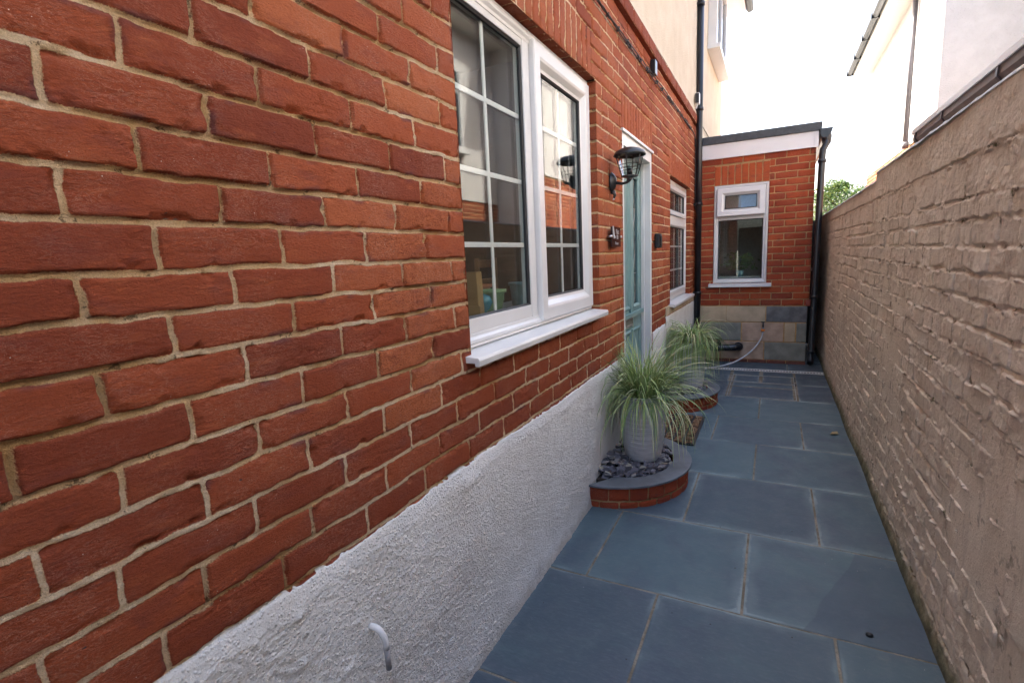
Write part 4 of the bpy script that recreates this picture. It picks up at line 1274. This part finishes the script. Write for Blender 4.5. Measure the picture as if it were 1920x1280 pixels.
# fascia and roof edge
b = MB(); b.box(-0.02, 1.262, YA - 0.030, YA + 0.02, 2.482, 2.650); b.box(1.2625, 1.300, YA - 0.034, YA + 0.02, 2.480, 2.650); b.box(1.286, 1.306, YA + 0.021, 9.8, 2.482, 2.65)
b.box(-0.02, 1.283, YA + .021, 9.8, 2.50, 2.52)
for x in (0.33, 0.66):
    b.tube([(x, YA - .0315, 2.53), (x, YA - .029, 2.53)], .004, 8); b.tube([(x, YA - .0315, 2.59), (x, YA - .029, 2.59)], .004, 8)
b.build('fascia', M['fascia'], ann, bevel=0.002)
b = MB(); b.box(-0.05, 1.24, YA + 1.3, YA + 1.35, 0.0, 2.5); b.build('inner_wall', plain('grey_inner_wall', (0.42, 0.41, 0.40), 0.9), ann)
b = MB(); b.extrude([(-0.02, 2.652), (1.325, 2.652), (1.330, 2.735), (1.318, 2.742), (-0.02, 2.742)], 'y', YA - 0.050, YA + 0.03)
b.build('roof_edge', M['roof_trim'], ann, bevel=0.004)
b = MB(); b.box(-0.01, 1.32, YA + 0.031, 9.8, 2.655, 2.70); b.build('roof', M['felt'], ann)
# window three: tilted top vent over a fixed pane
mp = lambda u, v, d: (u, YA + 0.035 - d, v)
b = MB(); b.ring(mp, 0.225, 0.823, 0.988, 2.165, [(0, -0.05), (0, 0.03), (0.004, 0.040), (0.020, 0.040), (0.030, 0.030), (0.050, 0.028), (0.050, -0.05)])
win3 = b.build('window', M['upvc'], ann, bevel=0.0015)
b = MB(); b.mbox(mp, 0.276, 0.772, 1.752, 1.808, -0.04, 0.026); b.build('transom', M['upvc'], win3, bevel=.002)
gasket(mp, 0.276, 0.772, 1.040, 1.751, win3, 0.01)
pane(mp, 0.282, 0.766, 1.045, 1.746, -0.012, 0.008, win3)
# vent opened outwards at the bottom
al = math.radians(5.5)
def mv(u, v, d):
    w = 2.125 - v
    return (u, YA + 0.0 - d * math.cos(al) - w * math.sin(al), 2.125 - w * math.cos(al) + d * math.sin(al) * 0 )
b = MB(); b.ring(mv, 0.262, 0.786, 1.795, 2.125, [(0, -0.02), (0, 0.028), (0.004, 0.034), (0.055, 0.034), (0.078, 0.012), (0.088, 0.008), (0.088, -0.02)])
vent = b.build('vent_sash', M['upvc'], win3, bevel=0.0015)
gasket(mv, 0.348, 0.700, 1.881, 2.039, win3, 0.012)
pane(mv, 0.352, 0.696, 1.886, 2.034, -0.004, 0.010, win3)
b = MB(); b.extrude([(YA + .02, 0.985), (YA - 0.055, 0.972), (YA - 0.057, 0.940), (YA - 0.040, 0.940), (YA - 0.038, 0.962), (YA + .02, 0.966)], 'x', 0.175, 0.880); b.build('sill', M['upvc'], win3, bevel=.002)
# the window blind and room behind it
b = MB(); b.box(0.20, 0.52, YA + 0.13, YA + 0.135, 1.78, 2.16); b.build('blind', plain('maroon_blind', (0.20, 0.07, 0.08), 0.8), win3)
b = MB(); b.box(0.521, 0.85, YA + 0.14, YA + 0.145, 1.78, 2.16); b.build('blind', plain('blue_blind', (0.20, 0.26, 0.55), 0.8), win3)

# plant inside the annex window
t = thing('window_plant', 'leafy house plant in a pale teal pot behind the extension window', 'house plant', (0.52, 7.08, 1.06))
b = MB(); b.box(0.20, 0.85, YA + .13, YA + .40, 1.035, 1.055); b.build('shelf', M['white_paint'], ann)
b = MB(); b.lathe(0.52, 7.10, [(0, 1.056), (0.038, 1.056), (0.052, 1.13), (0.046, 1.13), (0.04, 1.11), (0, 1.11)], 24); b.build('pot', M['teal_pale'], t)
b = MB(); r = random.Random(8)
for i in range(150):
    a = r.uniform(0, 6.28); el = r.uniform(0.1, 1.3); L = r.uniform(.08, .25)
    c = Vector((0.52 + L * math.cos(a) * math.cos(el) * 1.05, 7.12 + 0.35 * L * math.sin(a), 1.13 + L * math.sin(el)))
    d = Vector((r.gauss(0, 1), r.gauss(0, .5), r.gauss(0, 1))).normalized() * .026; e = Vector((d.z, 0.3 * d.x, -d.x)) * .45
    b._add([c - d, c + e, c + d, c - e], [(0, 1, 2, 3)])
for i in range(9):
    a = i * .7; b.tube([(0.52, 7.1, 1.11), (0.52 + .14 * math.cos(a), 7.12, 1.30)], .0015, 5)
b.build('foliage', M['leaf_dark'], t)

# things on the sill inside the near window
def pot_simple(name, cx, cy, z0, h, r0, r1, mat, label):
    b = MB(); b.lathe(cx, cy, [(0, z0), (r0, z0), (r1, z0 + h), (r1 + .006, z0 + h), (r1 + .006, z0 + h - .015), (r1 - .004, z0 + h - .016), (r1 - .006, z0 + h * .5), (0, z0 + h * .5)], 32)
    return tag(b.build(name, mat), label, 'plant pot', 'pots on the sill inside the near window')
pot_simple('plant_pot', -0.235, 2.02, 1.173, 0.10, 0.038, 0.056, M['green_glaze'], 'pale green pot standing on the sill inside the near window')
pot_simple('plant_pot', -0.36, 2.10, 1.173, 0.12, 0.042, 0.062, M['orange_clay'], 'orange clay pot behind the pale green pot inside the near window')
pot_simple('plant_pot', -0.25, 2.33, 1.173, 0.115, 0.042, 0.054, M['teal_pale'], 'pale teal pot at the right end of the sill inside the near window')
b = MB(); b.lathe(-0.22, 1.905, [(0, 1.173), (0.018, 1.173), (0.012, 1.185), (0.026, 1.195), (0.040, 1.225), (0.030, 1.252), (0.0, 1.264)], 32)
tag(b.build('globe', M['blue_glaze']), 'small blue glazed ball ornament beside the green pot inside the near window', 'ornament')
t = thing('picture_frame', 'upright pale wooden board at the left end of the sill inside the near window', 'board', (-0.22, 1.82, 1.173))
b = MB(); b.hexa([(-0.30, 1.80, 1.173), (-0.18, 1.80, 1.173), (-0.18, 1.845, 1.173), (-0.30, 1.845, 1.173), (-0.30, 1.79, 1.36), (-0.18, 1.79, 1.36), (-0.18, 1.835, 1.36), (-0.30, 1.835, 1.36)]); b.build('board', M['wood'], t, bevel=.003)
b = MB(); b.box(-0.31, -0.17, 1.792, 1.80, 1.18, 1.22); b.build('ledge', M['wood'], t, bevel=.002)
t = thing('chair', 'brown wooden chair standing in the room behind the near window', 'chair', (-0.9, 2.7, 0.1))
wd = plain('brown_wood', (0.22, 0.12, 0.07), 0.5)
for (x, y) in ((-0.75, 2.75), (-0.75, 3.0 - .02), (-1.10, 2.75), (-1.10, 2.98)):
    b = MB(); b.tube([(x, y, 0.1), (x, y, 1.42 if x > -0.8 else 0.85)], 0.016, 10); b.build('leg', wd, t)
b = MB(); b.box(-1.12, -0.73, 2.72, 2.99, 0.85, 0.88); b.build('seat', wd, t, bevel=.004)
b = MB()
for z in (1.10, 1.24, 1.36): b.box(-0.76, -0.74, 2.75, 2.98, z, z + .05)
b.build('backrest', wd, t, bevel=.004)

# --------------------------------------------------------------- drainpipes
def clip_ring(b, x, y, z, r):
    b.lathe(x, y, [(r, z), (r + .007, z), (r + .007, z + .035), (r, z + .035)], 20)
t = thing('drainpipe', 'tall black drainpipe running up the house in the corner by the extension', 'drainpipe', (0.05, 6.78, 0), 'black drainpipes')
b = MB(); b.tube([(0.052, 6.78, 0.02), (0.052, 6.78, 5.25)], 0.0375, 24, caps=True); b.build('pipe', M['black_plastic'], t)
for z in (0.86, 1.95, 3.05, 4.2):
    b = MB(); clip_ring(b, 0.052, 6.78, z, 0.0385); b.box(0.0, 0.03, 6.74, 6.82, z + .003, z + .032); b.build('bracket', M['black_plastic'], t)
t = thing('drainpipe', 'black drainpipe down the right hand corner of the extension with a gutter outlet on top', 'drainpipe', (1.33, 6.82, 0), 'black drainpipes')
b = MB(); b.tube([(1.378, 6.84, 2.56), (1.374, 6.835, 2.50), (1.345, 6.815, 2.44), (1.340, 6.81, 2.38), (1.320, 6.79, 0.12), (1.318, 6.775, 0.085), (1.314, 6.73, 0.045)], 0.034, 24)
b.build('pipe', M['black_plastic'], t)
for z in (0.80, 2.30, 0.16):
    b = MB(); clip_ring(b, 1.320 + .02 * z / 2.4, 6.79 + .02 * z / 2.4, z, 0.035); b.build('bracket', M['black_plastic'], t)
b = MB(); b.extrude([(1.308, 2.665), (1.310, 2.60), (1.335, 2.565), (1.375, 2.565), (1.41, 2.595), (1.432, 2.665)], 'y', 6.80, 9.8); b.build('gutter', M['black_plastic'], t, bevel=.003)
b = MB(); b.lathe(1.376, 6.85, [(0.040, 2.50), (0.044, 2.52), (0.050, 2.57), (0.048, 2.60)], 20); b.build('outlet', M['black_plastic'], t)

# waste pipe, hose, tap
t = thing('waste_pipe', 'shiny black waste pipe elbowing into the stone base of the extension', 'pipe', (0.45, 6.75, 0.2))
b = MB(); b.tube([(0.10, 6.74, 0.185), (0.30, 6.745, 0.19), (0.47, 6.75, 0.195), (0.50, 6.757, 0.197), (0.53, 6.775, 0.20), (0.545, 6.805, 0.203), (0.548, 6.87, 0.204)], 0.043, 20); b.build('pipe', M['black_plastic'], t)
b = MB(); b.tube([(0.535, 6.795, .2015), (0.5465, 6.835, .2035)], 0.052, 20); b.build('elbow_collar', M['black_plastic'], t)
b = MB(); b.tube([(0.325, 6.745, 0.20), (0.325, 6.745, 0.31)], 0.024, 16); b.tube([(0.325, 6.745, 0.285), (0.325, 6.745, 0.315)], 0.03, 16); b.build('branch', M['black_plastic'], t)
t = thing('garden_hose', 'pale grey hose hanging from an orange tap connector and trailing to the far planter', 'hose', (0.8, 6.8, 0.4))
def bez(p, n=30):
    P = [Vector(q) for q in p]; out = []
    for i in range(len(P) - 1):
        p0 = P[max(i - 1, 0)]; p1 = P[i]; p2 = P[i + 1]; p3 = P[min(i + 2, len(P) - 1)]
        for k in range(n // len(P) + 2):
            t_ = k / (n // len(P) + 2)
            out.append(0.5 * ((2 * p1) + (-p0 + p2) * t_ + (2 * p0 - 5 * p1 + 4 * p2 - p3) * t_ ** 2 + (-p0 + 3 * p1 - 3 * p2 + p3) * t_ ** 3))
    out.append(P[-1]); return out
b = MB(); b.tube(bez([(0.806, 6.80, 0.385), (0.790, 6.79, 0.315), (0.730, 6.73, 0.215), (0.62, 6.62, 0.115), (0.48, 6.52, 0.045), (0.33, 6.42, 0.012), (0.18, 6.20, 0.010), (0.10, 5.85, 0.010), (0.12, 5.5, 0.010)], 60), 0.0085, 12); b.build('hose_pipe', M['hose'], t)
b = MB(); b.tube([(0.808, 6.80, 0.385), (0.808, 6.80, 0.405)], 0.014, 14); b.build('connector', M['grey_plastic'], t)
b = MB(); b.tube([(0.808, 6.80, .4285), (0.808, 6.80, .45)], 0.013, 14); b.build('connector', M['grey_plastic'], t)
b = MB(); b.tube([(0.808, 6.80, 0.402), (0.808, 6.80, 0.428)], 0.021, 16); b.build('collar', M['orange_plastic'], t)
t = thing('outside_tap', 'small black outside tap above the orange hose connector', 'tap', (0.81, 6.84, 0.46))
b = MB(); b.tube([(0.808, 6.87, 0.475), (0.808, 6.82, 0.475), (0.808, 6.80, 0.465), (0.808, 6.80, 0.451)], 0.010, 12); b.build('spout', M['black_metal'], t)
b = MB(); b.tube([(0.808, 6.83, 0.48), (0.808, 6.83, 0.505)], 0.006, 10); b.tube([(0.785, 6.83, 0.508), (0.831, 6.83, 0.508)], 0.006, 10); b.build('handle', M['black_metal'], t)

# slotted drain channel
t = thing('drain_channel', 'narrow slotted metal drain channel across the paving before the extension', 'drain', (0.7, 6.41, 0))
b = MB(); b.box(0.02, 1.44, 6.364, 6.460, -0.02, -0.0045); b.build('trough', M['rubber'], t)
b = MB(); b.box(0.02, 1.44, 6.362, 6.378, -0.0042, 0.0025); b.box(0.02, 1.44, 6.446, 6.462, -0.0042, 0.0025)
x = 0.02
while x < 1.43:
    b.box(x, x + 0.013, 6.378, 6.446, -0.004, 0.0022); x += 0.0295
b.build('grate', plain('galvanised_grate', (0.55, 0.55, 0.53), 0.6), t)
t = thing('inspection_cover', 'recessed rectangular inspection cover frame set in the slate paving', 'cover', (0.82, 5.7, 0))
b = MB(); b.ring(lambda u, v, d: (u, v, d), 0.53, 1.130, 5.19, 5.805, [(0, -.02), (0, .0012), (.004, .0012), (.004, -.02)])
b.ring(lambda u, v, d: (u, v, d), 0.530, 1.130, 5.812, 6.135, [(0, -.02), (0, .0012), (.004, .0012), (.004, -.02)]); b.build('frame', plain('dull_metal_edge', (0.33, 0.33, 0.32), 0.5, metal=.3), t)
for (q0, q1) in ((5.95, 6.13), (5.74, 5.83)):
    b = MB(); b.box(1.131, 1.143, q0, q1, -0.02, 0.001); b.build('lifting_slot', M['rubber'], t)

# bits on the paving
b = MB(); b.lathe(1.252, 2.026, [(0, -.001), (0.0125, -.001), (0.011, 0.006), (0.004, 0.009), (0, 0.009)], 14, sy=0.85)
tag(b.build('pebble', M['rubber']), 'little round black spot lying on the nearer right hand slab', 'pebble')
b = MB()
b._add([(1.315, 4.30, .002), (1.34, 4.285, .012), (1.372, 4.31, .006), (1.366, 4.35, .014), (1.335, 4.36, .004), (1.34, 4.325, .016)], [(0, 1, 5), (1, 2, 5), (2, 3, 5), (3, 4, 5), (4, 0, 5)])
lf = b.build('fallen_leaf', plain('dry_leaf', (0.30, 0.24, 0.12), 0.8)); tag(lf, 'curled dry brown leaf lying near the garden wall', 'leaf')
lf.modifiers.new('solid', 'SOLIDIFY').thickness = 0.0012

# --------------------------------------------------------------- painted garden wall on the right
gw = thing('garden_wall', 'long taupe painted brick wall along the right side of the alley', 'wall', (1.5, 4, 0))
wr = random.Random(21)
wzs = [0.0]
while wzs[-1] < 1.48: wzs.append(wzs[-1] + 0.0815 + wr.uniform(-.003, .003))
wzs = wzs[:-1] + [1.525, 1.655]
TOPZ_N = 1.826; TOPZ_F = 1.775
rr = []
for k in range(len(wzs) - 1):
    y = 0.3 + wr.uniform(0, .2); flem = 0
    while y < 11:
        L = (0.232 if (flem + k) % 2 else 0.118) + wr.uniform(-.008, .008)
        if k % 3 == 0: L = 0.232 + wr.uniform(-.008, .008)
        rr.append((y + .004, y + L - .004, wzs[k] + .005, wzs[k + 1] - .005, wr.random(), wr.random(), 0, wr.uniform(-.018, .018), wr.uniform(-.05, .05), wr.gauss(0, .0018)))
        y += L; flem += 1
rr.append((0.3, 11, 1.660, 1.9, .5, .5, 0, 0, 0, 0.004))
G = Grid()
for (a, b_, du, dv, zt_) in [(0.3, 1.55, .03, .03, TOPZ_N), (1.55, 2.4, 0.0045, 0.0036, TOPZ_N), (2.4, 3.86, 0.007, 0.004, TOPZ_N), (3.86, 6.0, 0.012, 0.005, TOPZ_F), (6.0, 11.0, 0.03, 0.010, TOPZ_F)]:
    us = axis_pts([a, b_], du); vs = axis_pts([-0.01, zt_], dv)
    U, V, sd, ra, rb, rg, off = rasterize(us, vs, rr, corner=.012, wob=.0045, seed=12)
    k = np.clip((sd + 0.002) / 0.009, 0, 1); k = k * k * (3 - 2 * k)
    hb = off + 0.0032 * fbm(U, V, 11, 70, 4) + 0.0022 * fbm(U, V, 70, 74, 3)
    # joints: dragged, flaking edges that catch the light
    wv = V + 0.004 * fbm(U, V * 0, 9, 101, 3) + 0.0025 * fbm(U, V * 0, 45, 105, 2)
    zarr = np.array(wzs); dz = (wv[..., None] - zarr[None, None, :]); dz = np.take_along_axis(dz, np.abs(dz).argmin(-1)[..., None], -1)[..., 0]
    rst = np.clip(fbm(U, V * 0.6, 16, 110, 4) * 2.6 + .25, 0, 1) * (0.35 + np.clip((1.35 - V) / .8, 0, 1) * .65)
    rst = rst * np.clip(0.55 + 2.2 * fbm(U, V, 48, 120, 3), 0, 1.3)
    bedr = np.exp(-((dz + 0.0042) / 0.0032) ** 2) * rst
    bedc = np.exp(-((dz - 0.0030) / 0.0032) ** 2) * np.clip(fbm(U, V * .5, 5, 115, 3) * 3 + .1, 0, 1)
    ridge = np.exp(-((sd - 0.001) / 0.0042) ** 2) * np.clip(fbm(U, V, 34, 80, 3) * 2.4 + .05, 0, 1) * 0.011
    openj = np.clip(fbm(U, V, 7, 84, 3) * 3, -0.3, 1)
    low = np.clip((0.5 - V) / 0.5, 0, 1)
    hm = -0.003 - 0.009 * openj + 0.004 * fbm(U, V, 60, 86, 3)
    H = (hm * (1 - k) + hb * k) * .8 + ridge * .45 + bedr * 0.0105 - bedc * 0.012
    rg = np.clip(bedr + 0.5 * ridge / 0.011, 0, 1)
    foot = np.clip(V / 0.07, 0.1, 1)
    H = (H + (0.5 + low) * 0.009 * np.clip(fbm(U, V, 30, 90, 4) - .05, 0, 1)) * foot + 0.010 * fbm(U, V, 1.6, 95, 2)
    H = H * np.clip((zt_ - V) / 0.012 + .2, 0, 1) + 0.010 * np.clip(1 - V / 0.06, 0, 1) ** 1.5
    G.patch(map_right, us, vs, H, {'sd': sd, 'ra': ra, 'rb': rb, 'rough': rg})
G.build('wall_face', M['taupe'], gw)
b = MB(); b.box(1.447, 1.66, 0.3, 3.86, 0.0, TOPZ_N - .004); b.box(1.447, 1.66, 3.86, 11.0, 0.0, TOPZ_F - .004)
b.build('wall_core', M['taupe'], gw)
G = Grid()
for (a, b_, zt_) in ((0.3, 3.86, TOPZ_N), (3.86, 11.0, TOPZ_F)):
    us = axis_pts([a, b_], 0.02); vs = axis_pts([1.432, 1.668], .012)
    U, V = np.meshgrid(us, vs, indexing='ij')
    G.patch(lambda u, v, h: (v, u, zt_ + h), us, vs, 0.006 * fbm(U, V, 12, 97, 4) + 0.006 - 0.02 * np.clip(1 - (V - 1.432) / .02, 0, 1) ** 2, {'sd': .02, 'ra': .5})
G.build('coping', M['concrete'], gw)

# vent cowl and gutter of the neighbour's lean-to beyond the wall
t = thing('lean_to', 'low lean-to behind the garden wall with a gutter and a painted sheen along its edge', 'lean-to', (2.2, 0.5, 0))
b = MB(); b.extrude([(1.66, 0.0), (1.66, 1.985), (3.70, 2.28), (3.70, 0.0)], 'y', -3.0, 3.62); b.build('walls', M['house_white'], t)
b = MB(); b.extrude([(1.63, 1.992), (1.63, 2.012), (3.70, 2.32), (3.70, 2.295)], 'y', -3.0, 3.66); b.build('roof', M['felt'], t)
b = MB()
gp = [(1.575, 2.000), (1.572, 1.955), (1.588, 1.932), (1.612, 1.925), (1.628, 1.932), (1.632, 2.003), (1.628, 2.003), (1.624, 1.938), (1.612, 1.930), (1.592, 1.937), (1.578, 1.957), (1.580, 2.000)]
b.extrude(gp, 'y', -3.0, 3.70); gt = b.build('gutter', plain('brown_grey_gutter', (0.17, 0.13, 0.115), 0.55), t)
brm = plain('brown_bracket', (0.08, 0.05, 0.045), 0.4)
for y in (0.9, 1.7, 2.45, 3.12, 3.62):
    b = MB(); b.extrude([(1.568, 2.006), (1.566, 1.952), (1.584, 1.926), (1.612, 1.918), (1.6335, 1.926), (1.6335, 2.008), (1.6325, 2.008), (1.6325, 1.93), (1.612, 1.9245), (1.588, 1.9315), (1.5715, 1.9545), (1.5745, 2.006)], 'y', y, y + .018)
    b.build('bracket', brm, t)
t2 = t
b = MB(); b.box(1.5655, 1.5715, -3.0, 3.70, 1.986, 2.010); b.build('gutter_sheen', M['fascia'], t2)  # white strip stands in for sky reflected along the gutter edge
t = thing('vent_cowl', 'dark rounded vent cowl showing just above the wall beside the gutter end', 'vent', (1.75, 4.1, 0))
b = MB(); b.tube([(1.76, 4.12, 0.0), (1.76, 4.12, 2.02)], 0.05, 16); b.build('pipe', M['black_plastic'], t)
b = MB(); b.lathe(1.76, 4.12, [(0.09, 2.0), (0.092, 2.06), (0.08, 2.11), (0.05, 2.145), (0, 2.155)], 24); b.build('cowl', M['black_plastic'], t)

t = thing('side_gate', 'dark timber gate closing the narrow gap beside the extension', 'gate', (1.36, 8.3, 0))
dk = plain('dark_stained_timber', (0.03, 0.026, 0.022), 0.7, var=.3)
b = MB()
for i in range(3): b.box(1.296 + i * .047, 1.340 + i * .047, 8.30, 8.32, 0.02, 1.74)
b.build('board', dk, t)
b = MB(); b.box(1.296, 1.437, 8.285, 8.2995, 1.05, 1.10); b.build('rail', M['concrete'], t)
t = thing('light_blocking_gate', 'tall timber gate added unseen behind the camera to darken the reflections', 'gate', (0.7, -1.5, 0))  # added out of view; keeps bright ground out of the extension window's reflection
b = MB()
for i in range(13): b.box(0.03 + i * .107, 0.137 + i * .107 - .0005, -1.52, -1.50 + .003 * (i % 2), 0.03, 1.95)
b.build('board', plain('brown_gate_timber', (0.13, 0.09, 0.06), 0.7, var=.3), t)
b = MB(); b.box(0.03, 1.42, -1.56, -1.521, 0.4, 0.5); b.build('rail', dk, t)
b = MB(); b.box(0.03, 1.42, -1.56, -1.521, 1.5, 1.6); b.build('rail', dk, t)

# --------------------------------------------------------------- neighbour's pebble dashed house
nb = thing('neighbour_house', 'white roughcast neighbouring house rising behind the right hand wall, brick at its foot', 'house', (4, 10, 0))
b = MB()
b.box(2.75, 8.0, 8.90, 14.75, 2.90, 5.20); b.box(3.72, 8.0, -6.0, 8.899, 2.45, 5.20)
b.build('upper_wall', M['house_white'], nb)
G = Grid()
nz = [0.07 * i + 0.0775 * 0 for i in range(0, 42)]
nrr = bricks(nz, 0, lambda k: [-6 + (0.11 if k % 2 else 0) + 0.225 * i for i in range(100)], -6.0, 15.0)
us = axis_pts([8.9, 14.75], .03); vs = axis_pts([0.0, 2.9], .012)
def npatch(x, u0, u1, z1, step):
    us = axis_pts([u0, u1], step); vs = axis_pts([0.0, z1], .014)
    U, V, sd, ra, rb, rg, off = rasterize(us, vs, nrr)
    G.patch(lambda u, v, h: (x - h, u, v), us, vs, brick_height(U, V, sd, rg, off), {'sd': sd, 'ra': ra, 'rb': rb, 'rough': rg})
npatch(2.765, 8.9, 14.75, 2.9, .03)
npatch(3.735, 3.5, 8.9, 2.45, .03)
G.build('brick_base', M['brick'], nb)
b = MB(); b.box(2.79, 8.0, 8.93, 14.72, 0, 2.895); b.box(3.76, 8.0, -6.0, 8.92, 0, 2.445); b.build('core_wall', M['house_white'], nb)
b = MB(); b.box(2.40, 8.3, 8.55, 15.0, 5.20, 5.225); b.box(3.40, 8.3, -6.3, 8.549, 5.20, 5.225); b.box(2.405, 2.43, 8.55, 15.0, 5.2255, 5.36); b.box(3.405, 3.43, -6.3, 8.549, 5.2255, 5.36); b.box(2.4305, 8.3, 14.98, 15.0, 5.2255, 5.36)
b.build('soffit', plain('cream_soffit', (0.66, 0.64, 0.585), 0.5, var=.04), nb)
b = MB(); b.extrude([(2.42, 5.37), (5.4, 7.0), (8.4, 5.37)], 'y', 8.5, 15.0); b.extrude([(3.42, 5.37), (5.4, 6.5), (8.4, 5.37)], 'y', -6.3, 8.5); b.build('roof', M['roof_tile'], nb)
b = MB(); b.extrude([(2.395, 5.36), (2.395, 5.29), (2.365, 5.25), (2.315, 5.25), (2.285, 5.29), (2.28, 5.36)], 'y', 8.52, 15.02)
b.extrude([(3.395, 5.36), (3.395, 5.29), (3.365, 5.25), (3.315, 5.25), (3.285, 5.29), (3.28, 5.36)], 'y', -6.3, 8.515)
for y in (9.3, 10.4, 11.5, 12.6, 13.7, 14.9): b.box(2.274, 2.40, y, y + .05, 5.243, 5.366)
b.build('gutter', M['black_plastic'], nb)
b = MB(); b.tube([(2.70, 10.42, 2.95), (2.70, 10.42, 5.24)], 0.036, 16); b.tube([(2.70, 10.42, 2.85), (2.70, 10.42, 2.95)], 0.045, 16)
b.build('drainpipe', plain('grey_pipe', (0.13, 0.12, 0.125), 0.4), nb)
def nwin(x, y0, y1, z0, z1, sill=True):
    mpn = lambda u, v, d: (x - d, u, v)
    b = MB(); b.ring(mpn, y0, y1, z0, z1, [(0, -0.02), (0, 0.035), (0.06, 0.035), (0.065, 0.01), (0.065, -0.02)])
    w = b.build('window', M['upvc'], nb)
    b = MB(); ym = (y0 + y1) / 2; b.mbox(mpn, ym - .03, ym + .03, z0 + .065, z1 - .065, -0.01, 0.03); b.mbox(mpn, y0 + .065, ym - .031, z1 - .40, z1 - .35, -.01, .028); b.mbox(mpn, ym + .031, y1 - .065, z1 - .40, z1 - .35, -.01, .028); b.build('mullion', M['upvc'], w)
    b = MB(); b.mbox(mpn, y0 + .06, y1 - .06, z0 + .06, z1 - .06, 0.0, 0.006); b.build('pane', M['far_glass'], w)
    if sill: b = MB(); b.mbox(mpn, y0 - .06, y1 + .06, z0 - .06, z0 - .001, 0.0, 0.12); b.build('sill', M['upvc'], w)
nwin(3.72, 6.3, 7.7, 3.25, 4.55)
nwin(3.72, 3.2, 4.6, 3.25, 4.55)
nwin(3.73, 6.2, 7.4, 0.95, 2.15)

# --------------------------------------------------------------- tree beyond
t = thing('tree', 'leafy green tree beyond the far end of the garden wall', 'tree', (2.9, 18.5, 0))
b = MB(); b.tube([(2.8, 18.5, 0), (2.85, 18.5, 1.3), (2.8, 18.4, 2.2)], [0.16, 0.12, 0.08], 10)
r = random.Random(14)
limbs = []
for i in range(9):
    a = r.uniform(0, 6.28); e = Vector((2.8 + math.cos(a) * r.uniform(.3, .9), 18.4 + math.sin(a) * r.uniform(.3, .9), r.uniform(2.3, 3.3)))
    limbs.append(e); b.tube([(2.8, 18.4, 1.4 + .1 * i), tuple((Vector((2.8, 18.4, 2.2)) + e) / 2), tuple(e)], [0.05, 0.03, 0.012], 7)
b.build('trunk', M['bark'], t)
b = MB()
blobs = [(2.15, 18.4, 2.7, .45, .6), (2.45, 18.5, 3.0, .42, .5), (2.9, 18.3, 2.75, .5, .5), (3.2, 18.6, 2.6, .5, .5), (2.3, 18.6, 2.2, .5, .6), (2.7, 18.2, 2.3, .6, .6), (2.62, 18.5, 3.1, .22, .2), (3.4, 18.4, 2.2, .5, .5)]
for i in range(11000):
    bx, by, bz, rx, rz = r.choice(blobs)
    v = Vector((r.gauss(0, 1), r.gauss(0, 1), r.gauss(0, 1))).normalized() * (r.random() ** .45)
    c = Vector((bx + v.x * rx, by + v.y * rx, bz + v.z * rz * .75))
    d = Vector((r.gauss(0, 1), r.gauss(0, 1), r.gauss(0, .6))).normalized() * r.uniform(.02, .045)
    e = d.cross(Vector((r.gauss(0, 1), r.gauss(0, 1), r.gauss(0, 1)))).normalized() * d.length * .55
    b.cur = {'ra': min(1, max(0, .5 + .25 * r.gauss(0, 1) + (.3 if r.random() < .15 else 0)))}
    b._add([c - d, c + e, c + d, c - e], [(0, 1, 2, 3)])
b.build('crown', M['leaf'], t)
